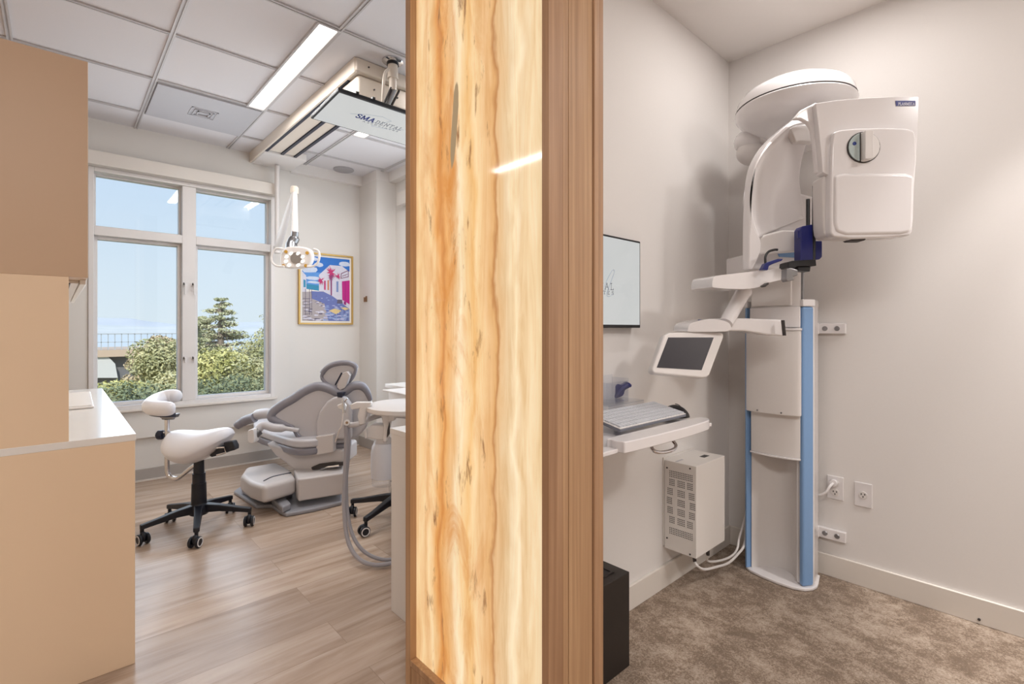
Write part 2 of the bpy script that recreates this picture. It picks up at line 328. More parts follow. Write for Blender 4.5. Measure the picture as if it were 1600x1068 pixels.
class B:
    def __init__(s): s.bm = bmesh.new(); s.m = 0
    def f(s, vs):
        try: fc = s.bm.faces.new(vs); fc.material_index = s.m; return fc
        except ValueError: return None
    def box(s, x0, x1, y0, y1, z0, z1):
        return s.obox(((x0+x1)/2, (y0+y1)/2, (z0+z1)/2), (abs(x1-x0), abs(y1-y0), abs(z1-z0)))
    def obox(s, c, sz, rot=None):
        R = rot if rot is not None else Matrix.Identity(3); c = Vector(c)
        v = [s.bm.verts.new(c + R @ Vector((sz[0]*i/2, sz[1]*j/2, sz[2]*k/2))) for i in (-1, 1) for j in (-1, 1) for k in (-1, 1)]
        for q in ((0, 1, 3, 2), (4, 6, 7, 5), (0, 4, 5, 1), (2, 3, 7, 6), (0, 2, 6, 4), (1, 5, 7, 3)): s.f([v[i] for i in q])
        return s
    def prism(s, pts, vec):
        vec = Vector(vec); a = [s.bm.verts.new(Vector(p)) for p in pts]; b = [s.bm.verts.new(Vector(p)+vec) for p in pts]
        s.f(a[::-1]); s.f(b)
        for i in range(len(a)): j = (i+1) % len(a); s.f([a[i], a[j], b[j], b[i]])
        return s
    def loft(s, rings, cap=True, closed=True):
        R = [[s.bm.verts.new(Vector(p)) for p in r] for r in rings]
        n = len(R[0])
        for a, b in zip(R, R[1:]):
            for i in range(n if closed else n-1): j = (i+1) % n; s.f([a[i], a[j], b[j], b[i]])
        if cap: s.f(R[0][::-1]); s.f(R[-1])
        return s
    def tube(s, pts, r, seg=10, cap=True):
        P = [Vector(p) for p in pts]; rr = r if isinstance(r, (list, tuple)) else [r]*len(P)
        T = [(P[min(i+1, len(P)-1)]-P[max(i-1, 0)]).normalized() for i in range(len(P))]
        n = T[0].orthogonal().normalized(); rings = []
        for i, p in enumerate(P):
            n = (n - T[i]*n.dot(T[i])).normalized(); b = T[i].cross(n)
            rings.append([p + (n*math.cos(2*math.pi*k/seg) + b*math.sin(2*math.pi*k/seg))*rr[i] for k in range(seg)])
        return s.loft(rings, cap)
    def cyl(s, p0, p1, r, r1=None, seg=24): return s.tube([p0, p1], [r, r if r1 is None else r1], seg)
    def lathe(s, prof, c, axis=(0, 0, 1), seg=48, sx=1, sy=1, xdir=None, cap=True):
        a = Vector(axis).normalized(); c = Vector(c)
        x = Vector(xdir).normalized() if xdir is not None else a.orthogonal().normalized(); y = a.cross(x)
        rings = [[c + a*h + (x*math.cos(2*math.pi*k/seg)*sx + y*math.sin(2*math.pi*k/seg)*sy)*max(r, 1e-4) for k in range(seg)] for r, h in prof]
        return s.loft(rings, cap)
    def ball(s, c, rad, rot=None, seg=24, rings=14):
        R = rot if rot is not None else Matrix.Identity(3); c = Vector(c); L = []
        for i in range(rings+1):
            th = math.pi*i/rings; rr = max(math.sin(th), 1e-3)
            L.append([c + R @ Vector((rad[0]*rr*math.cos(2*math.pi*k/seg), rad[1]*rr*math.sin(2*math.pi*k/seg), rad[2]*math.cos(th))) for k in range(seg)])
        return s.loft(L)
    def slab(s, pxs, d, th, yaw=0, smooth=0, c=None):
        """outline on an upright plane at distance d (through c), thickened away from the camera"""
        n = yawn(yaw)
        cx = c if c else (sum(p[0] for p in pxs)/len(pxs), sum(p[1] for p in pxs)/len(pxs))
        p0 = W(cx[0], cx[1], d); pts = [PL(p[0], p[1], p0, n) for p in pxs]
        if smooth: pts = catmull(pts, smooth)
        return s.prism(pts, n*th)
    def build(s, name, m, parent=None, bevel=0, seg=3, smooth=True, sub=0, angle=32, solid=0):
        bm = s.bm
        bmesh.ops.recalc_face_normals(bm, faces=bm.faces)
        if smooth:
            for fc in bm.faces: fc.smooth = True
            if not sub:
                for e in bm.edges:
                    if len(e.link_faces) == 2 and e.calc_face_angle(0) > math.radians(angle): e.smooth = False
        me = bpy.data.meshes.new(name); bm.to_mesh(me); bm.free()
        for mm in (m if isinstance(m, (list, tuple)) else [m]): me.materials.append(mm)
        o = bpy.data.objects.new(name, me); COL.objects.link(o)
        if sub:
            sm = o.modifiers.new('sub', 'SUBSURF'); sm.levels = sub; sm.render_levels = sub
        if bevel:
            for e in me.edges: e.use_edge_sharp = False
            bv = o.modifiers.new('bevel', 'BEVEL'); bv.width = bevel; bv.segments = seg; bv.limit_method = 'ANGLE'; bv.angle_limit = math.radians(28)
            wn = o.modifiers.new('wn', 'WEIGHTED_NORMAL'); wn.keep_sharp = False
        if parent is not None:
            o.parent = parent
            if parent.type == 'EMPTY': o.matrix_parent_inverse = parent.matrix_basis.inverted()
        return o
def tag(o, label=None, cat=None, group=None, kind=None):
    for k, v in (('label', label), ('category', cat), ('group', group), ('kind', kind)):
        if v: o[k] = v
    return o
def thing(name, loc, label, cat, group=None):
    o = bpy.data.objects.new(name, None); COL.objects.link(o); o.location = Vector(loc); o.empty_display_size = .1
    return tag(o, label, cat, group)
def copy_tree(o, parent=None):
    c = o.copy(); COL.objects.link(c)
    if parent is not None: c.parent = parent
    for ch in list(o.children): copy_tree(ch, c)
    return c
def st(name, b, m, parent=None, **k):
    o = b.build(name, m, parent, **k)
    if parent is None: o['kind'] = 'structure'
    return o

# ------------------------------------------------------------------ lettering
G = {
 'S': (.62, [[(.56, .80), (.50, .95), (.32, 1.0), (.12, .93), (.08, .76), (.16, .62), (.44, .46), (.56, .30), (.52, .10), (.32, 0), (.12, .05), (.06, .22)]]),
 'M': (.98, [[(.10, 0), (.14, 1)], [(.14, 1), (.48, .06)], [(.48, .06), (.82, 1)], [(.82, 1), (.88, 0)], [(.02, 0), (.2, 0)], [(.78, 0), (.97, 0)]]),
 'A': (.82, [[(.10, 0), (.40, 1)], [(.40, 1), (.70, 0)], [(.2, .36), (.6, .36)], [(.0, 0), (.2, 0)], [(.58, 0), (.8, 0)]]),
 'D': (.78, [[(.14, 0), (.14, 1)], [(.02, 1), (.38, 1), (.60, .86), (.68, .5), (.60, .14), (.38, 0), (.02, 0)]]),
 'E': (.66, [[(.14, 0), (.14, 1)], [(.02, 1), (.54, 1), (.54, .84)], [(.14, .52), (.44, .52)], [(.02, 0), (.58, 0), (.58, .18)]]),
 'N': (.84, [[(.12, 0), (.12, 1)], [(.12, 1), (.68, 0)], [(.68, 0), (.68, 1)], [(.02, 0), (.24, 0)], [(.58, 1), (.8, 1)]]),
 'T': (.68, [[(.33, 0), (.33, 1)], [(.02, .82), (.02, 1), (.64, 1), (.64, .82)], [(.2, 0), (.46, 0)]]),
 'L': (.62, [[(.14, 0), (.14, 1)], [(.02, 1), (.28, 1)], [(.02, 0), (.54, 0), (.54, .2)]]),
 'O': (.78, [[(.37, 1), (.12, .86), (.05, .5), (.12, .14), (.37, 0), (.62, .14), (.69, .5), (.62, .86), (.37, 1)]]),
 'C': (.70, [[(.60, .82), (.36, 1), (.12, .86), (.05, .5), (.12, .14), (.36, 0), (.60, .18)]]),
 'I': (.34, [[(.16, 0), (.16, 1)], [(.04, 1), (.28, 1)], [(.04, 0), (.28, 0)]]),
 'P': (.62, [[(.14, 0), (.14, 1)], [(.02, 1), (.44, 1), (.56, .76), (.44, .5), (.14, .5)]]),
 ' ': (.4, []),
}
def letters(b, text, org, u, v, h, wt=.09, sp=.12, width=None, slant=0, up=.0006):
    u = Vector(u).normalized(); v = Vector(v).normalized(); n = u.cross(v).normalized(); org = Vector(org)
    tot = sum(G[c][0]+sp for c in text)-sp; kx = h if width is None else width/tot
    x = 0
    for c in text:
        for pl in G[c][1]:
            for (a0, a1), (b0, b1) in zip(pl, pl[1:]):
                p = org + u*((x+a0)*kx + slant*a1*h) + v*(a1*h); q = org + u*((x+b0)*kx + slant*b1*h) + v*(b1*h)
                d = (q-p)
                if d.length < 1e-6: continue
                t = d.normalized(); s_ = n.cross(t)*(wt*h/2); e = t*(wt*h*.3)
                b.prism([p-s_-e, q-s_+e, q+s_+e, p+s_-e], n*up)
        x += G[c][0]+sp
    return b

# =================================================================== THE ROOM SHELL
YW = 5.05     # window wall
XR = 2.62     # outer wall of the dental room
XX = 2.87     # right wall of the x-ray alcove
ZC, ZX = 2.87, 2.79
b = B(); b.box(-3.2, 3.0, -3.2, 5.35, -.2, 0); st('floor', b, M['floor'], smooth=False)
b = B(); b.box(1.0, XX, -3.0, 1.27, 0, .008); o = st('floor_carpet', b, M['carpet'], smooth=False)
# window wall with its opening (projects a little above the baseboard recess)
wx0, wx1, wz0, wz1 = .175, 1.525, .60, 2.50
b = B()
b.box(-3.0, wx0, YW, YW+.25, .0, ZC); b.box(wx1, XR+.25, YW, YW+.25, 0, ZC)
b.box(wx0, wx1, YW, YW+.25, 0, wz0); b.box(wx0, wx1, YW, YW+.25, wz1, ZC)
b.box(-3.0, 1.665, YW-.045, YW, .36, wz0-.02)
b.box(wx1+.001, 1.665, YW-.045, YW, wz0-.02, ZC-.0); b.box(-3.0, wx0-.001, YW-.045, YW, wz0-.02, ZC)
b.box(wx0-.01, wx1+.01, YW-.045, YW, 2.56, ZC)
st('wall_window', b, M['wall'], smooth=False)
# outer wall of dental room with a side window
b = B()
b.box(XR, XR+.3, 1.42, 2.1, 0, ZC); b.box(XR, XR+.3, 4.42, YW, 0, ZC); b.box(XR, XR+.3, 2.1, 4.42, 0, .62); b.box(XR, XR+.3, 2.1, 4.42, 2.55, ZC)
st('wall_right', b, M['wall'], smooth=False)
b = B(); b.box(2.40, XR, 4.66, YW, 0, 2.77); st('trim_1', b, M['wall'], smooth=False)
b = B(); b.box(1.67, XR, 4.985, YW, 2.77, ZC); b.box(2.54, XR, 1.42, 4.985, 2.77, ZC); b.box(2.40, 2.54, 4.66, 4.985, 2.77, ZC)
st('trim_2', b, M['ceilx'], smooth=False)
b = B(); b.box(1.0, XX+.2, 1.27, 1.42, 0, ZC); st('wall_back', b, M['wallx'], smooth=False)
b = B(); b.box(XX, XX+.2, -3.0, 1.27, 0, ZC); st('wall_side', b, M['wallx'], smooth=False)
b = B(); b.box(-3.2, -3.0, -3.2, 5.3, 0, ZC); st('wall_left', b, M['wall'], smooth=False)
b = B(); b.box(-3.0, XX+.2, -3.2, -3.0, 0, ZC); st('wall_front', b, M['wall'], smooth=False)
# ceilings
b = B(); b.box(-3.2, 3.1, -3.2, 5.35, ZC, ZC+.2); ce = st('ceiling', b, M['ceil'], smooth=False)
b = B(); b.box(1.0, XX, -3.0, 1.27, ZX, ZC); st('ceiling_plaster', b, M['ceilx'], smooth=False)
gx = [-2.85, -2.19, -1.53, -.86, -.195, .467, 1.13, 1.80, 2.46]; gy = [-2.72, -2.05, -1.39, -.72, -.06, .60, 1.27, 1.93, 2.60, 3.27, 3.935, 4.60]
b = B()
def bar(b, x0, x1, y0, y1, alongy):
    if alongy:
        xm = (x0+x1)/2; b.box(xm-.013, xm-.004, y0, y1, ZC-.010, ZC-.001); b.box(xm+.004, xm+.013, y0, y1, ZC-.010, ZC-.001); b.box(xm-.004, xm+.004, y0, y1, ZC-.004, ZC-.001)
    else:
        ym = (y0+y1)/2; b.box(x0, x1, ym-.013, ym-.004, ZC-.010, ZC-.001); b.box(x0, x1, ym+.004, ym+.013, ZC-.010, ZC-.001); b.box(x0, x1, ym-.004, ym+.004, ZC-.004, ZC-.001)
for x in gx: bar(b, x, x, 1.45 if x > .9 else -3, 5.0, True)
for y in gy:
    xs = [-3.0]+[g for g in gx]+[2.5]
    for a, c in zip(xs, xs[1:]):
        if y < 1.4 and a > .3: continue
        if c-a > .05: bar(b, a+.013, c-.013, y, y, False)
b.build('ceiling_grid', M['grid'], ce, smooth=False)

# baseboards
b = B(); b.box(-.2, 2.40, YW-.012, YW, .0, .10); b.box(2.388, 2.40, 4.66, YW-.012, 0, .10)
st('baseboard_window', b, M['grey_base'], bevel=.002)
b = B(); b.box(-.2, 2.388, YW-.02, YW-.012, 0, .012); st('trim_3', b, M['trim'])
b = B(); b.box(1.08, XX, 1.256, 1.27, .008, .115); st('baseboard_back', b, M['trim'], bevel=.003)
b = B(); b.box(XX-.014, XX, -3.0, 1.256, .008, .115); st('baseboard_right', b, M['trim'], bevel=.003)

# main window
wn = thing('window_1', (.85, YW, .6), None, None); wn['kind'] = 'structure'
def frame(b, x0, x1, z0, z1, t, y0, y1):
    b.box(x0, x0+t, y0, y1, z0, z1); b.box(x1-t, x1, y0, y1, z0, z1); b.box(x0+t, x1-t, y0, y1, z0, z0+t); b.box(x0+t, x1-t, y0, y1, z1-t, z1)
b = B(); frame(b, wx0, wx1, wz0, wz1, .035, YW-.055, YW+.12)
b.box(.785, .885, YW-.045, YW+.11, wz0+.035, wz1-.035)
b.box(wx0+.035, .785, YW-.045, YW+.11, 1.975, 2.045); b.box(.885, wx1-.035, YW-.045, YW+.11, 1.975, 2.045)
b.build('window_frame', M['vinyl'], wn, bevel=.004)
for x0, x1 in ((.21, .785), (.885, 1.49)):
    b = B(); frame(b, x0, x1, wz0+.035, 1.975, .024, YW+.02, YW+.09); sa = b.build('window_sash', M['vinyl'], wn, bevel=.003)
    b = B(); b.box(x0+.02, x1-.02, YW+.05, YW+.056, wz0+.055, 1.955); b.build('pane', M['glass'], sa, smooth=False)
    b = B(); frame(b, x0, x1, 2.045, wz1-.035, .014, YW+.03, YW+.09); sa = b.build('transom_sash', M['vinyl'], wn, bevel=.002)
    b = B(); b.box(x0+.01, x1-.01, YW+.05, YW+.056, 2.055, wz1-.045); b.build('pane', M['glass'], sa, smooth=False)
for x in (.803, .868):
    for z, hh in ((1.62, .10), (.99, .04)):
        b = B(); b.box(x-.012, x+.012, YW-.062, YW-.045, z-.012, z+.012); b.box(x-.005, x+.005, YW-.075, YW-.062, z-hh*.8, z+.012)
        b.build('latch', M['vinyl'], wn, bevel=.002)
        b = B(); b.box(x-.014, x-.006, YW-.066, YW-.06, z+.0, z+.02); b.build('latch_screw', M['dark'], wn)
b = B(); b.box(wx0-.02, wx1+.015, YW-.085, YW-.055, .585, .603); b.build('window_sill', M['trim'], wn, bevel=.003)
b = B(); b.box(-.02, 1.53, YW-.13, YW-.046, 2.50, 2.605)
o = b.build('roller_blind_cassette', M['trim'], None, bevel=.004); tag(o, 'long white roller blind cassette above the large window', 'blind')
# bracket rail of the blind just left of window is plain wall
# side window
wn2 = thing('window_2', (XR, 3.2, .6), None, None); wn2['kind'] = 'structure'
b = B()
b.box(XR-.02, XR+.12, 2.1, 2.14, .62, 2.55); b.box(XR-.02, XR+.12, 4.38, 4.42, .62, 2.55); b.box(XR-.02, XR+.12, 2.14, 4.38, .62, .66); b.box(XR-.02, XR+.12, 2.14, 4.38, 2.51, 2.55); b.box(XR-.01, XR+.10, 3.2, 3.28, .66, 2.51)
b.box(XR-.01, XR+.10, 4.30, 4.38, .66, 2.51)
b.build('window_frame', M['vinyl'], wn2, bevel=.003)
b = B(); b.box(XR+.05, XR+.056, 2.14, 4.38, .66, 2.51); b.build('pane', M['glass'], wn2, smooth=False)
b = B(); b.box(XR-.07, XR-.002, 2.0, 4.52, 2.50, 2.63)
tag(b.build('roller_blind_cassette', M['trim'], None, bevel=.004), 'white blind cassette at the right wall, partly hidden by the onyx panel', 'blind')

# =================================================================== ONYX PILLAR
pil = thing('onyx_pillar', (.96, 1.13, 0), 'tall oak pillar with a backlit banded onyx panel between the two rooms', 'pillar')
X0, Y0, Y1, X1 = .86, .808, 1.466, 1.07
b = B(); b.box(X0, X0+.05, Y0, .832, 0, ZC); b.build('near_jamb', M['oak2'], pil, bevel=.0015)
b = B(); b.box(X0, X0+.05, 1.436, Y1, 0, ZC); b.build('far_jamb', M['oak'], pil, bevel=.0015)
b = B(); b.box(X0, X0+.05, .832, 1.436, .135, .155); b.build('bottom_rail', M['oak'], pil, bevel=.0015)
b = B(); b.box(X0+.003, X0+.05, .832, 1.436, 0, .132); b.build('plinth', M['oak'], pil, bevel=.0015)
b = B(); b.box(X0+.024, X0+.044, .832, 1.436, .155, ZC); b.build('onyx_slab', M['onyx'], pil, smooth=False)
b = B(); b.box(X0+.05, .929, Y0, .86, 0, ZC); b.build('side_panel', M['oak'], pil, bevel=.001)
b = B(); b.box(.933, 1.025, Y0+.001, .86, 0, ZC); b.build('side_panel', M['oak'], pil, bevel=.001)
b = B(); b.box(1.029, 1.0465, Y0-.004, .86, 0, ZC); b.build('moulding', M['oak2'], pil, bevel=.002)
b = B(); b.box(1.050, X1, Y0-.001, .86, 0, ZC); b.build('moulding', M['oak2'], pil, bevel=.002)
b = B(); b.box(X0+.05, X1-.004, .812, Y1-.002, 0.001, ZC-.002); b.build('core', M['groove'], pil, smooth=False)

# =================================================================== RECEPTION CABINETRY (left)
YC = 2.318
cb = thing('base_cabinet', (-.3, 3.2, 0), 'cream base cabinet with plain end panel, in left foreground', 'cabinet')
b = B(); b.box(-1.4, .215, YC, 4.2, 0, .832); b.build('body', M['laminate'], cb, bevel=.002)
b = B(); b.box(.2155, .222, YC+.6, YC+.605, .02, .83); b.build('reveal', M['dark'], cb)
b = B(); b.tube([(.216, 2.75, .73), (.24, 2.75, .73), (.24, 2.90, .73), (.216, 2.90, .73)], .004, 8); b.build('handle', M['chrome'], cb)
b = B(); b.box(-1.4, .218, YC-.001, 4.24, .832, .857)
tag(b.build('countertop', M['quartz'], None, bevel=.0015), 'white quartz countertop on the cream base cabinet by the window', 'countertop')
b = B(); b.box(-1.4, .030, YC, YC+.1, .857, 1.43)
b.box(-1.4, -.06, YC+.1, 4.2, .857, 1.43)
st('wall_partition', b, M['laminate'], smooth=False)
uc = thing('wall_cabinet', (-.3, 3.2, 1.43), 'tan overhead cabinet filling the upper left of the view', 'cabinet')
b = B(); b.box(-1.4, .081, YC, 4.2, 1.43, 2.197); b.build('body', M['lam_tan'], uc, bevel=.002)
b = B(); b.box(-.04, .06, YC+.15, 4.1, 1.418, 1.43); ul = b.build('light_rail', M['satin'], uc, bevel=.002)
b = B(); b.box(.062, .079, YC+.1, 4.18, 1.412, 1.43); b.build('door_edge', M['white_lam'], uc, bevel=.002)
b = B(); b.box(.03, .036, YC+.15, 4.1, 1.415, 1.4185); b.build('groove', M['dark'], ul)
# wedge-shaped tray on the counter
b = B(); b.prism([(.135, 3.20, .858), (.135, 3.58, .858), (.135, 3.58, .905), (.135, 3.20, .867)], (-.14, 0, 0))
dev = b.build('desk_phone', M['satin'], None, bevel=.004); tag(dev, 'white sloping desktop device lying on the quartz countertop', 'device')
b = B(); b.prism([(.125, 3.22, .8695), (.125, 3.56, .9035), (.02, 3.56, .9035), (.02, 3.22, .8695)], (0, 0, .002)); b.build('top_plate', M['white_lam'], dev)

# white low cabinet behind the pillar
wc = thing('side_cabinet', (1.3, 1.7, 0), 'plain white low cabinet directly behind the onyx pillar', 'cabinet')
b = B(); b.box(1.092, 1.75, 1.47, 1.984, 0, .785); b.build('body', M['white_lam'], wc, bevel=.002)
b = B(); b.box(1.088, 1.755, 1.468, 1.988, .785, .81); b.build('top', M['white_lam'], wc, bevel=.002)
# cabinet further back
c2 = thing('rear_cabinet', (2.2, 3.3, 0), 'pale counter cabinet along the side window, behind the round tray', 'cabinet')
b = B(); b.box(1.86, 2.60, 2.3, 3.42, .0, .80); b.build('body', M['white_lam'], c2, bevel=.003)
b = B(); b.box(1.84, 2.61, 2.28, 3.44, .80, .83); b.build('top', M['quartz'], c2, bevel=.003)
b = B(); b.box(1.853, 1.86, 2.5, 3.3, .69, .70); b.build('reveal', M['dark'], c2)
p = FZ(622, 611, .835)
b = B(); b.box(p.x-.06, p.x+.22, p.y-.25, p.y+.1, .832, .842); tag(b.build('flat_tray', M['satin'], None, bevel=.004), 'flat white tray lying on the rear counter', 'tray')

# =================================================================== CEILING FIXTURES (dental room)
def strip(x, y0, y1, label):
    t = thing('ceiling_light', (x, (y0+y1)/2, ZC), label, 'light')
    b = B(); xa, xb = x-.062, x+.062
    b.box(xa, xa+.012, y0-.012, y1+.012, ZC-.016, ZC-.0005); b.box(xb-.012, xb, y0-.012, y1+.012, ZC-.016, ZC-.0005)
    b.box(xa+.012, xb-.012, y0-.012, y0, ZC-.016, ZC-.0005); b.box(xa+.012, xb-.012, y1, y1+.012, ZC-.016, ZC-.0005)
    b.build('frame', M['grid'], t)
    b = B(); b.box(xa+.012, xb-.012, y0, y1, ZC-.010, ZC-.001); b.build('diffuser', M['lamp'], t, smooth=False)
strip(1.07, 2.615, 3.93, 'long lit strip light in the tile ceiling, left of the rail')
strip(1.86, 2.615, 3.93, 'lit strip light half hidden behind the hanging display')
strip(-1.52, 2.2, 3.85, 'lit strip light over the corridor side, beyond the overhead cabinet')
vt = thing('air_diffuser', (.80, 4.26, ZC), 'grey square air diffuser panel set in the tile ceiling', 'air diffuser')
b = B(); b.box(.485, 1.115, 3.955, 4.585, ZC-.022, ZC-.001); b.build('panel', M['vent'], vt, bevel=.002)
b = B()
cxv, cyv = .80, 4.27
for k, r_ in enumerate((.085, .062, .04)):
    for dx0, dx1, dy0, dy1 in ((-r_, r_, -r_, -r_+.008), (-r_, r_, r_-.008, r_), (-r_, -r_+.008, -r_, r_), (r_-.008, r_, -r_, r_)):
        b.box(cxv+dx0, cxv+dx1, cyv+dy0, cyv+dy1, ZC-.026-.003*k, ZC-.022)
b.build('louvre', M['vent'], vt)
sp_ = thing('ceiling_speaker', (2.15, 4.72, ZC), 'round grey ceiling speaker near the window wall', 'speaker')
b = B(); b.lathe([(.0, -.012), (.095, -.012), (.10, -.008), (.10, -.001), (0, -.001)], (2.15, 4.88, ZC)); b.build('grille', mat('speaker_grille', (170, 166, 168), .6, bump=.6, scale=500), sp_)

# rail track with trolley
tr = thing('ceiling_track', (1.55, 3.9, ZC), 'white ceiling rail track with dark slots carrying the lamp pole', 'ceiling track')
b = B(); b.box(1.303, 1.320, 2.81, 5.0, 2.778, ZC-.001); b.build('side_rail', M['warmwhite'], tr, bevel=.006)
b = B(); b.box(1.348, 1.450, 3.0, 4.58, 2.79, 2.83); b.build('rail', M['warmwhite'], tr, bevel=.004)
b = B(); b.box(1.476, 1.560, 3.0, 4.58, 2.79, 2.83); b.build('rail', M['warmwhite'], tr, bevel=.004)
b = B(); b.box(1.586, 1.604, 2.81, 5.0, 2.80, ZC-.001); b.build('side_rail', M['warmwhite'], tr, bevel=.006)
for x in (1.333, 1.4625, 1.572):
    b = B(); b.box(x-.010, x+.012, 2.95, 4.60, 2.782, 2.80); b.build('slot', M['blackb'], tr)
b = B(); b.box(1.32, 1.586, 2.85, 4.95, 2.84, ZC-.001); b.build('top_plate', M['warmwhite'], tr)
b = B(); b.box(1.318, 1.68, 4.60, 5.0, 2.772, 2.84); b.build('end_cap', M['satin'], tr, bevel=.012)
b = B(); b.box(1.31, 1.86, 2.80, 3.02, 2.787, ZC-.001); b.build('trolley_plate', M['warmwhite'], tr, bevel=.01)
b = B(); b.box(1.335, 1.86, 2.83, 3.12, 2.655, 2.787); b.build('trolley', M['warmwhite'], tr, bevel=.018)
for x in (1.39, 1.44, 1.60, 1.66):
    b = B(); b.cyl((x, 2.832, 2.72 if x > 1.42 and x < 1.62 else 2.83), (x, 2.795 if x < 1.42 or x > 1.62 else 2.822, 2.72 if x > 1.42 and x < 1.62 else 2.83), .005, seg=10); b.build('screw', M['dark'], tr)

# hanging display
tv = thing('hanging_display', (1.497, 2.70, ZC), 'thin black-edged display facing down, hung from ceiling on jointed arm, dental logo on it', 'display')
tvu = Vector((1, 0, 0)); B0 = Vector((1.137, 2.650, 2.553)); ydir = Vector((0, 1, -.066)).normalized(); LY = .402; LX = .72
nd = tvu.cross(ydir).normalized()   # up
def tvp(u, v, h=0): return B0 + tvu*u + ydir*v + nd*h
def tvslab(b, u0, u1, v0, v1, h0, h1): return b.prism([tvp(u0, v0, h0), tvp(u1, v0, h0), tvp(u1, v1, h0), tvp(u0, v1, h0)], nd*(h1-h0))
b = B(); tvslab(b, 0, LX, 0, LY, 0, .022); b.build('casing', M['black'], tv, bevel=.003)
b = B(); tvslab(b, .012, LX-.012, .014, LY-.010, -.0012, 0); sc_ = b.build('screen', M['screen'], tv, smooth=False)
b = B(); pT = tvp(.245, .19, -.0014)
# seen from below: text runs in +X, its top towards the far... nearer edge
letters(b, 'SMA', tvp(.200, .222, -.0014), (1, 0, 0), -ydir, .050, .17, .14, width=.118, slant=.0)
b.build('lettering', M['navy_ink'], sc_, smooth=False)
b = B(); letters(b, 'DENTAL', tvp(.328, .222, -.0014), (1, 0, 0), -ydir, .040, .09, .22, width=.180)
letters(b, 'ASSOCIATES', tvp(.26, .250, -.0014), (1, 0, 0), -ydir, .014, .12, .45, width=.245)
b.build('lettering', M['grey_ink'], sc_, smooth=False)
b = B(); b.tube([tvp(x, y, -.0016) for x, y in ((.16, .20), (.24, .15), (.33, .12), (.40, .14), (.36, .21), (.33, .27), (.42, .255), (.52, .20))], .0009, 6); b.build('swoosh', M['pale_ink'], sc_)
b = B(); b.lathe([(.0, 0), (.062, 0), (.062, -.008), (.045, -.016), (.0, -.016)], (1.497, 2.70, ZC-.001)); b.build('ceiling_flange', M['chrome'], tv)
b = B(); b.lathe([(.0, -.016), (.036, -.016), (.036, -.03), (0, -.03)], (1.497, 2.70, ZC)); b.build('collar', M['black'], tv)
b = B(); b.cyl((1.497, 2.70, 2.845), (1.497, 2.70, 2.77), .030); b.cyl((1.497, 2.70, 2.77), (1.497, 2.70, 2.76), .032); b.cyl((1.497, 2.70, 2.76), (1.497, 2.70, 2.69), .022); b.build('drop_tube', M['warmwhite'], tv)
b = B(); b.tube(catmull([(1.46, 2.68, 2.80), (1.43, 2.67, 2.76), (1.42, 2.67, 2.70), (1.43, 2.70, 2.60)], 5, False), .009, 8); b.build('cable', M['warmwhite'], tv)
b = B(); b.tube([(1.482, 2.69, 2.70), (1.452, 2.74, 2.592)], .007, 8); b.tube([(1.535, 2.69, 2.70), (1.50, 2.74, 2.592)], .007, 8); b.build('linkage', M['dark'], tv)
b = B(); b.tube([(1.505, 2.695, 2.70), (1.478, 2.745, 2.59)], .016, 12); b.build('arm', M['steel'], tv)
b = B(); b.box(1.40, 1.56, 2.70, 2.80, 2.572, 2.60); b.build('mount_plate', M['warmwhite'], tv, bevel=.004)
for u in (.10, .20):
    b = B(); tvslab(b, u, u+.018, -.008, .01, .018, .03); b.build('clip', M['black'], tv)

# operating light on pole
ol = thing('operating_light', (1.505, 4.88, 2.77), 'white dental operating light with ring of LEDs on a jointed arm below the rail', 'lamp')
p0 = Vector((1.510, 4.88, 2.766)); p1 = Vector((1.510, 4.88, 1.99))
b = B(); b.cyl(p0, p1, .021); b.build('pole', M['satin'], ol)
e0 = Vector((1.510, 4.88, 1.985)); e1 = W(460, 297, 4.15); hd = W(463, 401, 3.9)
b = B(); b.cyl(e0+Vector((0, 0, -.035)), e0+Vector((0, 0, .03)), .034); b.build('elbow', M['satin'], ol, bevel=.005)
b = B(); b.tube([e0, e0.lerp(e1, .3), e1], [.030, .030, .018], 14); b.build('lower_arm', M['satin'], ol)
b = B(); b.lathe([(0, .035), (.022, .032), (.032, .02), (.034, -.02), (.03, -.03), (0, -.03)], e1); b.build('joint_cap', M['warmwhite'], ol)
b = B(); e2 = W(461, 370, 3.98); b.tube([e1, e2], [.022, .026], 14); b.build('upper_arm', M['satin'], ol)
b = B(); b.tube(catmull([W(461, 362, 3.98), W(460, 372, 3.98), W(456, 380, 3.97), W(455, 392, 3.94)], 4, False), [.028]*4+[.04]*5+[.045]*4, 14); b.build('yoke', M['steel'], ol)
# head
n_ = yawn(0)
def hp(px, py, d=3.86): return PL(px, py, W(463, 401, d), n_)
hc = [(437, 410), (439, 395), (446, 386), (462, 384), (480, 387), (487, 395), (486, 408), (478, 417), (462, 419), (444, 418)]
b = B(); b.prism(catmull([hp(*q) for q in hc], 5), n_*.06); b.build('head', M['satin'], ol, bevel=.015)
b = B(); b.lathe([(0, 0), (.045, 0), (.045, .004), (0, .004)], hp(463, 403)-n_*.005, axis=n_); b.build('reflector', M['steel'], ol)
for q in ((455, 396), (466, 396), (448, 401), (473, 401), (447, 408), (473, 408), (452, 414), (466, 414)):
    b = B(); b.lathe([(0, 0), (.013, 0), (.013, .006), (0, .006)], hp(*q)-n_*.006, axis=n_, seg=18, sx=1.2, sy=.9); b.build('led', M['led'], ol)
for q in ((447, 393), (480, 395), (443, 415), (478, 415)):
    b = B(); b.lathe([(0, 0), (.013, 0), (.013, .006), (0, .006)], hp(*q)-n_*.005, axis=n_, seg=18); b.build('amber_lens', M['amber'], ol)
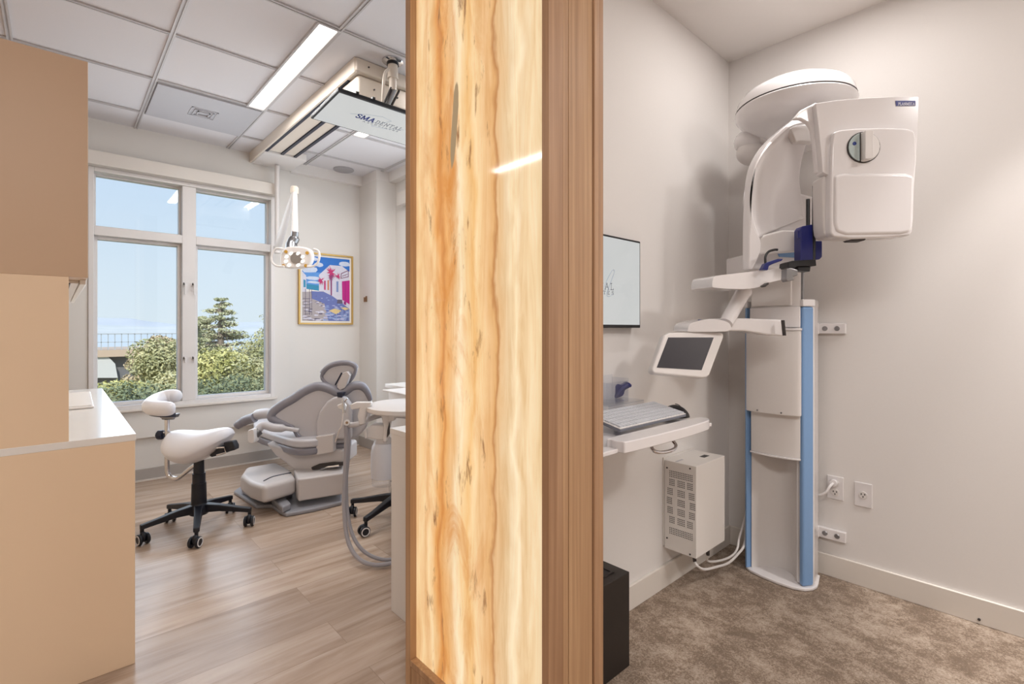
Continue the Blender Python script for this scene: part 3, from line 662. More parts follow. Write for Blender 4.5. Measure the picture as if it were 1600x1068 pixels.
for s_ in ([(444, 389), (432, 388), (426, 396), (425, 408), (432, 415), (444, 416)], [(490, 389), (497, 392), (499, 400), (496, 411), (488, 416), (480, 416)]):
    b = B(); b.tube(catmull([hp(*q, d=3.84) for q in s_], 5, False), .009, 8); b.build('handle', M['satin'], ol)

# =================================================================== PICTURE ON THE WALL
pc = thing('framed_picture', (2.03, YW, 1.3), 'gold-framed picture of a white seaside lane with magenta door', 'picture')
px0, px1, pz0, pz1 = 1.755, 2.318, 1.292, 2.015
b = B(); frame(b, px0, px1, pz0, pz1, .016, YW-.03, YW-.001); b.build('frame', M['gold'], pc, bevel=.002)
b = B(); b.box(px0+.016, px1-.016, YW-.012, YW-.002, pz0+.016, pz1-.016); b.build('mat_board', M['mount'], pc, smooth=False)
ix0, ix1, iz0, iz1 = px0+.038, px1-.034, pz0+.036, pz1-.036
cols = dict(sky=(38, 112, 200), sky2=(90, 150, 220), cloud=(206, 216, 236), wallw=(214, 212, 226), wallw2=(188, 190, 222), stone=(176, 166, 168), lane=(104, 116, 178), joint=(150, 170, 214),
            mag=(190, 14, 130), mag2=(140, 20, 110), sea=(44, 140, 180), leaf=(196, 40, 110), leaf2=(140, 50, 110), yel=(226, 200, 140), sign=(110, 40, 80), shut=(120, 140, 190), dk=(96, 88, 110), orange=(206, 130, 90))
pm = {k: mat('print_'+k, v, .5, var=.10, scale=90) for k, v in cols.items()}
names = list(cols)
b = B(); lay = [0]
def P2(pts, c):
    lay[0] += 1; b.m = names.index(c); y = YW-.0125-lay[0]*.00002
    q = [(ix0+(ix1-ix0)*(x-92)/613., y, iz1-(iz1-iz0)*(z-95)/830.) for x, z in pts]
    vs = [b.bm.verts.new(Vector(v)) for v in q]; b.f(vs)
def clipx(v, a=92, c=705): return min(max(v, a), c)
P2([(92, 95), (705, 95), (705, 420), (92, 420)], 'sky'); P2([(92, 300), (400, 300), (400, 480), (92, 480)], 'sky2')
rnd = random.Random(3)
for cx_, cy_, rx_, ry_ in ((170, 270, 130, 45), (300, 200, 60, 30), (230, 380, 110, 24), (240, 430, 90, 16), (640, 160, 80, 40), (250, 130, 40, 22)):
    P2([(clipx(cx_+rx_*math.cos(a*.7)*(.8+.3*rnd.random())), max(96, cy_+ry_*math.sin(a*.7)*(.8+.3*rnd.random()))) for a in range(9)], 'cloud')
P2([(140, 455), (340, 470), (340, 540), (140, 520)], 'sea')
P2([(92, 300), (140, 350), (145, 560), (92, 600)], 'wallw'); P2([(108, 400), (135, 410), (135, 500), (108, 500)], 'sea')
P2([(300, 330), (440, 190), (600, 190), (705, 260), (705, 925), (470, 620), (300, 560)], 'wallw')
P2([(92, 560), (360, 540), (440, 700), (430, 925), (92, 925)], 'stone')
P2([(200, 545), (360, 545), (480, 600), (705, 760), (705, 925), (420, 925), (370, 700), (210, 640)], 'lane')
for k in range(90):
    t_ = rnd.random(); y_ = 600+320*t_**.8; x_ = rnd.uniform(100, 690); s_ = 8+26*(y_-600)/320
    inl = x_ > 380
    P2([(clipx(x_+s_*rnd.uniform(.8, 1.6)*math.cos(a)), min(922, y_+s_*.35*math.sin(a)*rnd.uniform(.7, 1.2))) for a in (0, 1.1, 2.2, 3.3, 4.4, 5.4)], ('joint' if rnd.random() < .6 else 'wallw2') if inl else ('wallw' if rnd.random() < .65 else 'dk'))
for k in range(7): P2([(98+k*4, 640+k*40), (190, 640+k*38), (190, 646+k*38), (98+k*4, 647+k*40)], 'dk')
for x_ in (128, 178, 205): P2([(x_, 520), (x_+6, 520), (x_+6, 850), (x_, 850)], 'dk')
P2([(600, 395), (705, 375), (705, 700), (605, 640)], 'mag'); P2([(640, 395), (646, 394), (646, 660), (640, 655)], 'mag2')
P2([(525, 400), (552, 398), (552, 540), (525, 540)], 'shut')
P2([(365, 400), (385, 400), (385, 520), (365, 520)], 'leaf'); P2([(408, 390), (428, 390), (428, 520), (408, 520)], 'orange')
P2([(585, 290), (690, 235), (690, 330), (585, 360)], 'sign'); P2([(594, 296), (682, 250), (682, 322), (594, 350)], 'wallw')
for k in range(6): P2([(604+k*12, 325-k*5), (610+k*12, 310-k*5), (614+k*12, 322-k*5), (608+k*12, 334-k*5)], 'sign')
def tuft(cx_, cy_, n, r, c):
    for k in range(n):
        a = rnd.uniform(0, 6.28); l_ = r*rnd.uniform(.5, 1); w_ = r*.13
        P2([(cx_+w_*math.sin(a), cy_-w_*math.cos(a)), (clipx(cx_+l_*math.cos(a)), cy_+l_*math.sin(a)*1.2), (cx_-w_*math.sin(a), cy_+w_*math.cos(a))], c)
tuft(455, 290, 30, 85, 'leaf'); tuft(450, 340, 16, 60, 'leaf2'); tuft(325, 400, 22, 60, 'leaf'); tuft(545, 330, 20, 50, 'leaf')
P2([(448, 350), (466, 350), (466, 590), (450, 590)], 'leaf2')
P2([(425, 790), (500, 760), (595, 785), (520, 835)], 'yel'); P2([(580, 750), (640, 738), (700, 760), (640, 780)], 'yel')
for x_, y0_, y1_ in ((440, 800, 900), (520, 835, 920), (585, 790, 880), (650, 780, 900), (690, 765, 920), (605, 760, 850)):
    P2([(x_, y0_), (x_+9, y0_), (x_+9, y1_), (x_, y1_)], 'joint')
P2([(540, 640), (600, 640), (610, 690), (530, 690)], 'dk'); P2([(625, 660), (655, 665), (655, 710), (625, 700)], 'mag2')
b.build('print', [pm[k] for k in names], pc, smooth=False)
# thermostat-like hook on the boxed column
p = FX(572, 467, 2.40)
b = B(); b.box(2.385, 2.399, p.y-.03, p.y-.008, p.z-.03, p.z+.03); b.box(2.385, 2.399, p.y+.008, p.y+.03, p.z-.03, p.z+.02); b.box(2.392, 2.399, p.y-.03, p.y+.03, p.z-.008, p.z+.008)
tag(b.build('wall_bracket', M['brass'], None, bevel=.003), 'small brown metal bracket on the wall corner right of the picture', 'bracket')

# =================================================================== STOOLS
def stool_base(t, c, ang0, hub_r=.030, leg=.30):
    c = Vector(c)
    b = B(); b.lathe([(0, .095), (.052, .095), (.056, .12), (.05, .15), (.04, .17), (0, .17)], c)
    for k in range(5):
        a = ang0+k*math.tau/5; u = Vector((math.cos(a), math.sin(a), 0)); s = Vector((-u.y, u.x, 0)); rings = []
        for r_, z_, hw, hh in ((.02, .135, .026, .028), (.12, .128, .021, .020), (.24, .108, .017, .015), (leg, .098, .016, .014)):
            q = c+u*r_+Vector((0, 0, z_)); rings.append([q+s*hw+UP*hh, q-s*hw+UP*hh, q-s*hw-UP*hh, q+s*hw-UP*hh])
        b.loft(rings)
    b.build('star_base', M['stoolblk'], t, bevel=.006)
    for k in range(5):
        a = ang0+k*math.tau/5; u = Vector((math.cos(a), math.sin(a), 0)); s = Vector((-u.y, u.x, 0))
        q = c+u*(leg-.01); ax = (s*math.cos(.5+k)+u*math.sin(.5+k)).normalized(); wc_ = q+Vector((0, 0, .032))+ax.cross(UP)*.012
        b = B(); b.cyl(q+UP*.09, q+UP*.055, .010); b.ball(wc_+UP*.012, (.020, .020, .030)); ca = b.build('caster', M['stoolblk'], t)
        for sg in (-1, 1):
            b = B(); b.lathe([(0, 0), (.028, 0), (.032, .004), (.032, .012), (.028, .016), (0, .016)], wc_+ax*(sg*.012)-(ax*.016 if sg < 0 else ax*0), axis=ax, seg=28); wl = b.build('wheel', M['stoolblk'], ca)
            b = B(); b.lathe([(.020, 0), (.0265, 0), (.0265, .0015), (.020, .0015), (.020, 0)], wc_+ax*(sg*.0285)-(ax*.0015 if sg < 0 else ax*0), axis=ax, seg=28, cap=False); b.build('wheel_ring', M['gloss'], ca)
C1 = Vector((.652, 3.60, 0))
s1 = thing('saddle_stool', C1, 'white saddle stool with curved armrest and black five-star base, by the counter', 'stool')
stool_base(s1, C1, math.atan2(3.325-3.60, .59-.652), leg=.30)
b = B(); b.cyl(C1+UP*.15, C1+UP*.29, .043, .040); b.cyl(C1+UP*.29, C1+UP*.35, .036, .036); b.cyl(C1+UP*.35, C1+UP*.455, .030, .028); b.build('gas_lift', M['stoolblk'], s1)
b = B(); b.cyl(C1+UP*.45, C1+UP*.49, .013); b.build('piston', M['chrome'], s1)
dS = 3.09; nS = yawn(0)
def sp(px, py, off=0): return PL(px, py, W(309, 700, dS), nS) + nS*off
# saddle seat: lofted along its length, drooping at the sides
top = [(266, 673), (274, 671), (286, 672), (302, 673), (318, 672), (334, 669), (348, 667), (358, 668), (363, 674)]
bot = [(266, 690), (270, 704), (280, 715), (294, 722), (312, 722), (330, 713), (344, 701), (355, 690), (363, 678)]
wid = [.07, .13, .17, .18, .175, .155, .12, .08, .03]
rings = []
for (tx, ty), (bx_, by_), w_ in zip(top, bot, wid):
    T_, Bm = sp(tx, ty), sp(bx_, by_); ring = []
    hgt = (T_.z-Bm.z)
    for k in range(16):
        a = math.tau*k/16; cx_ = math.cos(a); sy_ = math.sin(a)
        off = w_*(abs(cx_)**.8)*(1 if cx_ > 0 else -1)
        z_ = T_.z - hgt*(.5-.5*sy_) - (.02*(abs(cx_)**2) if sy_ > 0 else 0)
        base = T_.lerp(Bm, .5-.5*sy_)
        ring.append(Vector((base.x, base.y, z_)) + nS*off)
    rings.append(ring)
b = B(); b.loft(rings); b.build('saddle_seat', M['stoolup'], s1, sub=2)
b = B(); b.slab([(327, 711), (345, 697), (350, 696), (350, 709), (338, 712), (330, 714)], dS-.05, .08); b.build('seat_plate', M['stoolblk'], s1, bevel=.004)
b = B(); b.slab([(349, 691), (363, 689), (367, 697), (367, 703), (350, 707), (348, 700)], dS-.08, .05, smooth=0)
ha = b.build('lever', M['stoolblk'], s1, bevel=.006)
b = B(); b.tube([sp(351, 694, -.09), sp(364, 693, -.09), sp(366, 701, -.09), sp(352, 705, -.09)], .005, 8); b.build('lever_trim', M['chrome'], ha)
b = B(); b.tube(catmull([sp(261, 655), sp(261, 690), sp(261, 720), sp(262, 738), sp(268, 746), sp(277, 747), sp(286, 741), sp(298, 731), sp(309, 724)], 5, False), .014, 14); b.build('support_tube', M['chrome'], s1)
b = B(); b.tube(catmull([sp(254, 652), sp(264, 652), sp(272, 652)], 4, False), .014, 10); b.slab([(247, 647), (274, 647), (271, 653), (250, 653)], dS-.02, .05); b.build('armrest_bracket', M['steel'], s1, bevel=.004)
# curved armrest (bent tube of foam)
ct = [(.0, -.0)]
ctr = sp(255, 634); pts = []; rad_ = []
for k in range(15):
    a = math.radians(-25+k*205/14)
    pts.append(ctr + RT*(-.015+.105*math.cos(a+math.pi/2+.6)) + nS*(.075-.12*math.sin(a+math.pi/2+.6)*1.0) + UP*(.004*math.sin(k*.3))); rad_.append(.036+.014*math.sin(math.pi*k/14))
pts2 = [ctr+RT*x+nS*y+UP*z for x, y, z in ((-.005, .15, .036), (-.05, .165, .040), (-.098, .14, .030), (-.105, .07, .015), (-.072, -.01, 0), (-.015, -.05, -.005), (.065, -.055, -.008), (.102, -.035, -.010))]
cc = catmull(pts2, 5, False); n_c = len(cc)
b = B(); b.tube(cc, [max(.012, .047*min(1, math.sqrt(max(0, 1-((abs(i-(n_c-1)/2)/((n_c-1)/2))**8))))) for i in range(n_c)], 18); b.build('curved_armrest', M['stoolup'], s1, sub=1)
b = B(); b.tube([Vector((q.x, q.y, q.z-.040)) for q in cc[18:]], .013, 8); b.build('armrest_underside', M['blackb'], s1)
b = B(); b.lathe([(0, -.02), (.022, -.02), (.03, -.012), (.03, .012), (.022, .02), (0, .02)], sp(251, 679), axis=RT, seg=10); b.build('knob', M['blackb'], s1, bevel=.003)
b = B(); b.cyl(sp(256, 676), sp(269, 676), .009); b.build('clamp', M['chrome'], s1)

C2 = Vector((1.66, 2.93, 0))
s2 = thing('round_stool', C2, 'grey-seated stool with black star base, half hidden behind white side cabinet', 'stool')
stool_base(s2, C2, math.atan2(2.80-2.93, 1.36-1.66), leg=.32)
b = B(); b.cyl(C2+UP*.15, C2+UP*.22, .045, .040); b.cyl(C2+UP*.22, C2+UP*.245, .046, .046); b.cyl(C2+UP*.245, C2+UP*.40, .038, .032); b.build('gas_lift', M['stoolblk'], s2)
b = B(); b.cyl(C2+UP*.222, C2+UP*.244, .047); b.build('lift_ring', M['satin'], s2)
b = B(); b.lathe([(0, .40), (.12, .405), (.155, .43), (.16, .455), (.145, .48), (0, .485)], C2); b.build('seat', M['greyup'], s2)

# =================================================================== DENTAL CHAIR
ch = thing('dental_chair', (1.35, 3.8, 0), 'grey dental chair seen from behind, backrest and headrest raised, on grey base plate', 'dental chair')
dC = 3.72
def cp(px, py, d): return W(px, py, d)
fp = [FZ(*q, 0) for q in ((365, 772), (378, 763), (392, 757), (420, 755), (470, 752), (534, 752), (534, 789), (490, 800), (447, 808), (436, 803), (424, 794), (400, 795))]
b = B(); b.prism(fp, (0, 0, .028)); b.build('base_plate', M['greybase'], ch, bevel=.01)
b = B(); b.prism([FZ(*q, .028) for q in ((410, 766), (428, 764), (455, 796), (441, 802), (425, 788))], (0, 0, .045)); b.build('base_ridge', M['greybase'], ch, bevel=.012)
# pedestal box (left) and (right)
def zbox(name, m, pts, z0, z1, bev, shrink=None):
    b = B(); q = [FZ(x, y, z0) for x, y in pts]; b.prism(q, (0, 0, z1-z0)); return b.build(name, m, ch, bevel=bev, seg=4)
# foot cover : top outline traced on its own height plane
def tbox(name, m, pts, z1, z0, bev, par=None):
    b = B(); b.prism([FZ(x, y, z1) for x, y in pts], (0, 0, z0-z1)); return b.build(name, m, par or ch, bevel=bev, seg=4)
tbox('toe_cover', M['shell'], [(376, 741), (384, 729), (432, 721), (452, 731), (463, 745), (412, 759), (390, 752)], .215, .095, .03)
tbox('toe_cover_base', M['greyup'], [(378, 756), (386, 742), (434, 738), (458, 750), (457, 762), (412, 772), (392, 764)], .10, .03, .012)
b = B(); b.tube(catmull([FZ(x, y, .2165) for x, y in ((412, 751), (424, 745), (440, 741), (455, 738))], 5, False), .004, 6); b.build('cover_seam', M['blackb'], ch)
tbox('lift_housing', M['shell'], [(463, 744), (459, 733), (490, 727), (537, 724), (537, 738), (466, 748)], .225, .07, .014)
# under-seat casting
b = B(); b.slab([(414, 692), (440, 700), (536, 702), (536, 729), (486, 738), (462, 738), (445, 722), (430, 712)], 3.62, .34); b.build('seat_casting', M['shell'], ch, bevel=.02, seg=4)
b = B(); b.slab([(486, 730), (498, 725), (520, 722), (537, 722), (537, 727), (520, 728), (500, 733), (488, 735)], 3.60, .03); b.build('linkage_slot', M['dark'], ch, bevel=.003)
b = B(); b.tube([W(500, 733, 3.59), W(513, 729, 3.59), W(530, 727, 3.59)], .008, 8); b.build('linkage', M['chrome'], ch)
# seat
seat = [(398, 662), (412, 655), (432, 652), (466, 660), (520, 664), (545, 672), (548, 690), (520, 694), (490, 699), (462, 700), (438, 694), (415, 686), (398, 678)]
q = catmull([FZ(x, y, .40) for x, y in seat], 4)
b = B(); b.prism(q, (0, 0, .06)); b.build('seat_cushion', M['upholst'], ch, bevel=.025, seg=4)
b = B(); b.prism([v+(Vector((1.36, 3.85, .40))-v)*.01 for v in q], (0, 0, -.055)); b.build('seat_rim', M['greyup'], ch, bevel=.02, seg=4)
# backrest
bk = [(423, 650), (428, 640), (446, 628), (462, 620), (480, 609), (497, 604), (513, 606), (524, 612), (536, 612), (548, 605), (560, 602), (570, 606), (576, 616), (580, 630), (578, 650), (566, 676), (540, 690), (500, 689), (470, 683), (458, 668), (440, 662), (428, 658)]
b = B(); b.slab(bk, 3.66, .075, yaw=-8, smooth=3, c=(510, 650)); b.build('backrest', M['upholst'], ch, bevel=.02, seg=4)
nb = yawn(-8); pb = W(510, 650, 3.655)
rim = [(462, 672), (452, 666), (426, 655), (425, 645), (440, 633), (456, 624), (476, 611), (495, 604), (512, 607), (526, 613), (538, 612), (550, 604), (563, 603), (572, 611), (578, 626)]
cr = catmull([PL(x, y, pb, nb)+nb*.02 for x, y in rim], 5, False)
b = B(); b.tube(cr, [.012+.022*min(1, i/10, (len(cr)-1-i)/14+.3) for i in range(len(cr))], 12); b.build('backrest_rim', M['greyup'], ch)
b = B(); b.tube(catmull([PL(x, y, pb, nb)-nb*.003 for x, y in ((430, 662), (445, 663), (456, 666), (461, 674), (466, 682), (478, 686))], 5, False), .012, 8); b.build('piping', M['greyup'], ch)
# raised back spine and support
b = B(); b.slab([(494, 686), (493, 658), (499, 642), (510, 627), (521, 620), (538, 619), (548, 632), (548, 686)], 3.60, .06, smooth=0); b.build('back_spine', M['upholst'], ch, bevel=.02, seg=4)
b = B(); b.slab([(493, 682), (521, 678), (521, 706), (494, 711)], 3.56, .06); b.build('back_bracket', M['shell'], ch, bevel=.006)
# headrest
hr = catmull([PL(x, y, W(530, 587, 3.72), yawn(5)) for x, y in ((503, 590), (506, 580), (516, 572), (530, 568), (545, 568), (555, 573), (555, 581), (549, 592), (538, 601), (524, 604), (512, 600))], 5)
b = B(); b.prism(hr, yawn(5)*.05); b.build('headrest', M['upholst'], ch, bevel=.015)
b = B(); b.tube(hr+[hr[0]], .013, 10, cap=False); b.tube([hr[i] + (UP*.005) for i in range(3, 28)], .020, 10); b.build('headrest_rim', M['greyup'], ch)
b = B(); b.slab([(534, 583), (542, 580), (547, 586), (539, 606), (531, 610), (526, 604)], 3.66, .05); b.build('headrest_bracket', M['shell'], ch, bevel=.006)
b = B(); b.tube([W(534, 582, 3.66), W(524, 601, 3.66)], .006, 8); b.build('release_lever', M['blackb'], ch)
b = B(); b.slab([(526, 613), (537, 613), (534, 621), (527, 620)], 3.60, .05); b.build('headrest_socket', M['blackb'], ch, bevel=.003)
# armrests
b = B(); b.tube(catmull([W(446, 655, 3.88), W(425, 646, 3.9), W(405, 647, 3.94), W(396, 652, 3.96)], 5, False), [.03]*6+[.042]*6+[.036]*4, 14); fa = b.build('armrest', M['upholst'], ch, sub=1)
b = B(); b.tube(catmull([W(398, 652, 3.92), W(385, 656, 3.94), W(374, 662, 3.94), W(369, 666, 3.94)], 5, False), [.038]*8+[.034]*4+[.03]*3+[.014], 12); b.build('armrest_pad', M['greyup'], fa)
b = B(); b.tube(catmull([W(468, 672, 3.60), W(446, 669, 3.58), W(428, 668, 3.56), (W(412, 664, 3.56)), W(402, 672, 3.54)], 5, False), [.016]*6+[.03]*10+[.03]*5, 14); na = b.build('armrest', M['upholst'], ch, sub=1)
b = B(); b.tube(catmull([W(404, 672, 3.54), W(398, 678, 3.52), W(393, 684, 3.5)], 5, False), [.036]*8+[.034, .030, .026], 12); b.build('armrest_pad', M['steel'], na)
b = B(); b.slab([(387, 674), (391, 671), (396, 672), (397, 690), (392, 692), (387, 688)], 3.46, .07, smooth=3); b.build('armrest_end', M['satin'], na, bevel=.008)

# =================================================================== DELIVERY UNIT
du = thing('delivery_unit', (1.5, 2.55, 0), 'white dental delivery arm with round tray, holder and waste cup', 'delivery unit')
tc_ = FZ(640, 634, .80)
b = B(); b.lathe([(0, 0), (.235, 0), (.245, .008), (.245, .028), (.235, .034), (0, .034)], tc_-UP*.02); b.build('round_tray', M['satin'], du)
dU = 2.78
b = B(); b.slab([(594, 645), (609, 645), (609, 660), (606, 678), (604, 690), (598, 690), (600, 668)], dU, .05); b.build('hanger', M['satin'], du, bevel=.006)
b = B(); b.slab([(607, 645), (616, 645), (616, 657), (607, 659)], dU-.01, .05); b.build('hanger_clip', M['satin'], du, bevel=.005)
b = B(); b.slab([(605, 672), (608, 660), (608, 678), (604, 684)], dU-.015, .02); b.build('cable_tuft', M['dark'], du, bevel=.002)
b = B(); b.tube(catmull([W(544, 664, dU), W(560, 662, dU), (W(575, 655, dU+.06)), W(600, 648, dU+.1), W(640, 650, dU+.1)], 5, False), .015, 12); b.build('arm', M['shell'], du)
b = B(); b.slab([(571, 668), (580, 664), (604, 664), (604, 686), (596, 688), (571, 684)], dU+.02, .09); b.build('bowl_support', M['satin'], du, bevel=.012)
b = B(); b.slab([(569, 673), (572, 669), (574, 683), (570, 685)], dU, .05); b.build('bowl_clip', M['satin'], du, bevel=.003)
cc_ = W(600, 690, 2.84)
b = B(); b.lathe([(0, 0), (.056, -.002), (.066, -.02), (.073, -.06), (.074, -.14), (.070, -.20), (0, -.21)], cc_); b.build('waste_cup', M['frost'], du)
b = B(); b.lathe([(0, 0), (.068, 0), (.066, -.04), (0, -.045)], cc_-UP*.202); b.build('cup_bottom', M['acrylic'], du)
b = B(); b.lathe([(0, .03), (.03, .03), (.05, .012), (.058, 0), (0, 0)], cc_); b.build('cup_lid', M['shell'], du)
# handpiece holder
b = B(); b.slab([(546, 632), (556, 628), (580, 628), (580, 634), (572, 640), (569, 662), (561, 664), (558, 650), (561, 638), (548, 640)], dU-.02, .035); b.build('holder', M['satin'], du, bevel=.008)
b = B(); b.slab([(526, 633), (536, 629), (540, 634), (538, 641), (528, 638)], dU-.02, .03); b.build('holder', M['satin'], du, bevel=.006)
b = B(); b.tube([W(536, 624, dU-.03), W(538, 645, dU-.03)], [.007, .011], 10); b.tube([W(537, 628, dU-.03), W(543, 622, dU-.03)], .004, 8); b.build('syringe', M['chrome'], du)
b = B(); b.cyl(W(542, 660, dU-.05), W(542, 660, dU+.02), .017); kn = b.build('pivot', M['satin'], du, bevel=.004)
b = B(); b.cyl(W(542, 660, dU-.054), W(542, 660, dU-.05), .007); b.build('pivot_screw', M['brass'], kn)
# hoses
def hose(pts, r): b = B(); b.tube(catmull(pts, 7, False), r, 10); return b.build('hose', M['hose'], du)
hose([W(540, 664, dU-.03), W(541, 690, dU-.03), W(539, 740, dU-.04), W(538, 800, dU-.08), W(544, 845, dU-.12), W(560, 872, dU-.17), W(585, 882, dU-.20), W(615, 878, dU-.18), W(650, 862, dU-.12)], .011)
hose([W(544, 664, dU), W(545, 700, dU), W(541, 750, dU), W(543, 800, dU-.04), W(552, 838, dU-.08), W(570, 862, dU-.12), W(595, 873, dU-.15), W(618, 872, dU-.14), W(650, 860, dU-.08)], .010)
b = B(); b.tube(catmull([W(536, 645, dU-.03), W(534, 665, dU-.03), W(530, 672, dU), W(524, 690, dU+.1)], 5, False), .004, 8); b.build('thin_hose', M['satin'], du)
b = B(); b.cyl((1.75, 2.35, .02), (1.75, 2.35, .79), .03); b.cyl((1.75, 2.35, 0), (1.75, 2.35, .02), .16); b.build('post', M['shell'], du)

# =================================================================== X-RAY MACHINE
xm = thing('dental_xray_machine', (2.70, .93, 0), 'tall white panoramic dental x-ray machine with blue-edged column in the corner', 'x-ray machine')
XB = 2.80; YA, YB = .80, 1.075
b = B(); b.prism(catmull([(x, y, .009) for x, y in [(XB, YB), (2.70, YB+.006), (2.625, YB), (2.600, 1.04), (2.583, .98), (2.574, .90), (2.578, .835), (2.600, .790), (2.635, .768), (2.668, .760), (2.70, .762), (XB, .784)]], 1), (0, 0, .014)); b.build('base_foot', M['gloss'], xm, bevel=.004)
zt = 1.375
def colprof(name, m, pts, z0, z1, bev=.003, par=None):
    b = B(); b.prism([(x, y, z0) for x, y in pts], (0, 0, z1-z0)); return b.build(name, m, par or xm, bevel=bev)
colprof('column_side', M['gloss'], [(2.664, .770), (XB, .792), (XB, .84), (2.640, .84), (2.632, .822)], .023, zt-.01, .004)
colprof('column_side', M['gloss'], [(2.640, YB-.028), (XB, YB-.028), (XB, YB), (2.640, YB)], .023, zt-.01, .006)
colprof('blue_edge', M['blue'], [(2.606, .801), (2.662, .769), (2.676, .79), (2.625, .826)], .023, zt-.02, .012)
colprof('blue_edge', M['blue'], [(2.608, YB-.012), (2.640, YB-.026), (2.640, YB-.001), (2.618, YB-.001)], .023, zt-.02, .003)
colprof('edge_cap', M['gloss'], [(2.603, .800), (2.662, .766), (XB, .790), (XB, .842), (2.64, .842), (2.625, .832)], zt-.02, zt+.014, .005)
colprof('edge_cap', M['gloss'], [(2.606, YB-.016), (XB, YB-.030), (XB, YB+.001), (2.614, YB+.001)], zt-.02, zt+.014, .005)
ys = [.828+(YB-.028-.828)*k/14 for k in range(15)]
arc = [(2.632+.10*math.sin(math.pi*k/14)**.75, y) for k, y in enumerate(ys)]
colprof('recess_panel', M['satin'], arc+[(XB-.01, YB-.029), (XB-.01, .841)], .023, zt-.03, 0)
# carriage (moving part)
b = B(); b.prism([(x, y, .628) for x, y in [(2.612, .812), (2.598, .84), (2.588, .93), (2.597, 1.00), (2.612, 1.043), (2.70, 1.043), (2.70, .85), (2.632, .83)]], (0, 0, .962)); b.build('carriage', M['satin'], xm, bevel=.004)
b = B(); b.prism([(x, y, .620) for x, y in [(2.608, .810), (2.592, .84), (2.581, .93), (2.590, 1.00), (2.606, 1.045), (2.70, 1.043), (2.70, .85), (2.628, .826)]], (0, 0, .009)); b.build('carriage_lip', M['gloss'], xm, bevel=.002)
b = B(); b.prism(catmull([(x, y, .835) for x, y in [(2.600, .806), (2.572, .815), (2.556, .90), (2.558, .98), (2.578, 1.048), (2.61, 1.058), (2.625, 1.03), (2.625, .84)]], 3), (0, 0, .405)); b.build('front_cover', M['satin'], xm, bevel=.010)
b = B(); b.prism(catmull([(x, y, 1.240) for x, y in [(2.600, .802), (2.568, .812), (2.551, .90), (2.553, .98), (2.574, 1.054), (2.61, 1.064), (2.625, 1.03), (2.625, .84)]], 3), (0, 0, .012)); b.build('cover_lip', M['gloss'], xm, bevel=.003)
b = B(); b.prism([(x, y, 1.255) for x, y in [(2.600, .808), (2.584, .84), (2.578, .93), (2.587, 1.01), (2.604, 1.046), (2.64, 1.046), (2.64, .83)]], (0, 0, .10)); b.build('collar_band', M['gloss'], xm, bevel=.006)
b = B(); b.box(2.583, 2.62, .845, 1.03, 1.36, 1.60); b.build('upper_cover', M['satin'], xm, bevel=.006)
b = B(); b.cyl((2.625, .808, 1.375), (2.625, .808, 1.60), .006); b.build('guide_rod', M['steel'], xm)
for y, z in ((.88, .846), (.99, .846), (.88, 1.230), (.99, 1.230)):
    b = B(); b.cyl((2.555, y, z), (2.566, y, z), .004, seg=10); b.build('screw', M['steel'], xm)

# --- upper dome
dm = W(1240, 167, 2.34)
b = B(); b.lathe([(0, .115), (.09, .110), (.17, .092), (.220, .064), (.243, .034), (.250, -.002)], dm); b.build('dome_cover', M['gloss'], xm)
b = B(); b.lathe([(.250, -.005), (.254, -.012), (.25, -.03), (.225, -.062), (.17, -.098), (.12, -.125), (.095, -.16), (.09, -.20), (.0, -.205)], dm); b.build('dome_bowl', M['gloss'], xm)
b = B(); b.lathe([(.246, -.001), (.2515, -.001), (.2515, -.006), (.246, -.006)], dm); b.build('dome_seam', M['dark'], xm)
# neck pod on the left and its link back to the column
pp = W(1176, 222, 2.52)
b = B(); b.ball(pp, (.105, .085, .062)); b.tube([pp+UP*.01, Vector((dm.x, dm.y, pp.z+.03))], [.055, .08], 18); b.build('shoulder_pod', M['gloss'], xm)
b = B(); b.ball(pp-UP*.055, (.092, .075, .06)); b.build('shoulder_pod_base', M['satin'], xm)
b = B(); b.tube([(2.72, .98, 1.58), (2.72, .98, 2.0), (2.70, .96, 2.20)], [.085, .085, .07], 20); b.build('upper_column', M['gloss'], xm)

# --- rotating C-arm
def cr4(x, y): return (1120+x*.2995, 80+y*.2996)
yawC = -6; nC = yawn(yawC); pC = W(1230, 300, 2.10)
outer = [cr4(*q) for q in ((135, 1135), (134, 1000), (136, 860), (143, 740), (150, 650), (168, 580), (205, 510), (250, 455), (305, 405), (370, 352), (440, 305), (520, 262))]
inner = [cr4(*q) for q in ((500, 380), (440, 376), (375, 395), (320, 440), (270, 490), (228, 545), (195, 610), (176, 690), (168, 770), (172, 850), (186, 920), (215, 975), (220, 1030), (205, 1075), (175, 1135))]
def sm(pts, n=4): return catmull([PL(x, y, pC, nC) for x, y in pts], n, False)
co, ci = sm(outer), sm(inner); rr0 = Vector((nC.y, -nC.x, 0))
b = B(); co = [v+rr0*.029 for v in co]; ci = [v+rr0*.010 for v in ci]; b.prism(co+ci, nC*.05); b.build('c_arm_rim', M['gloss'], xm, bevel=.008, seg=4)
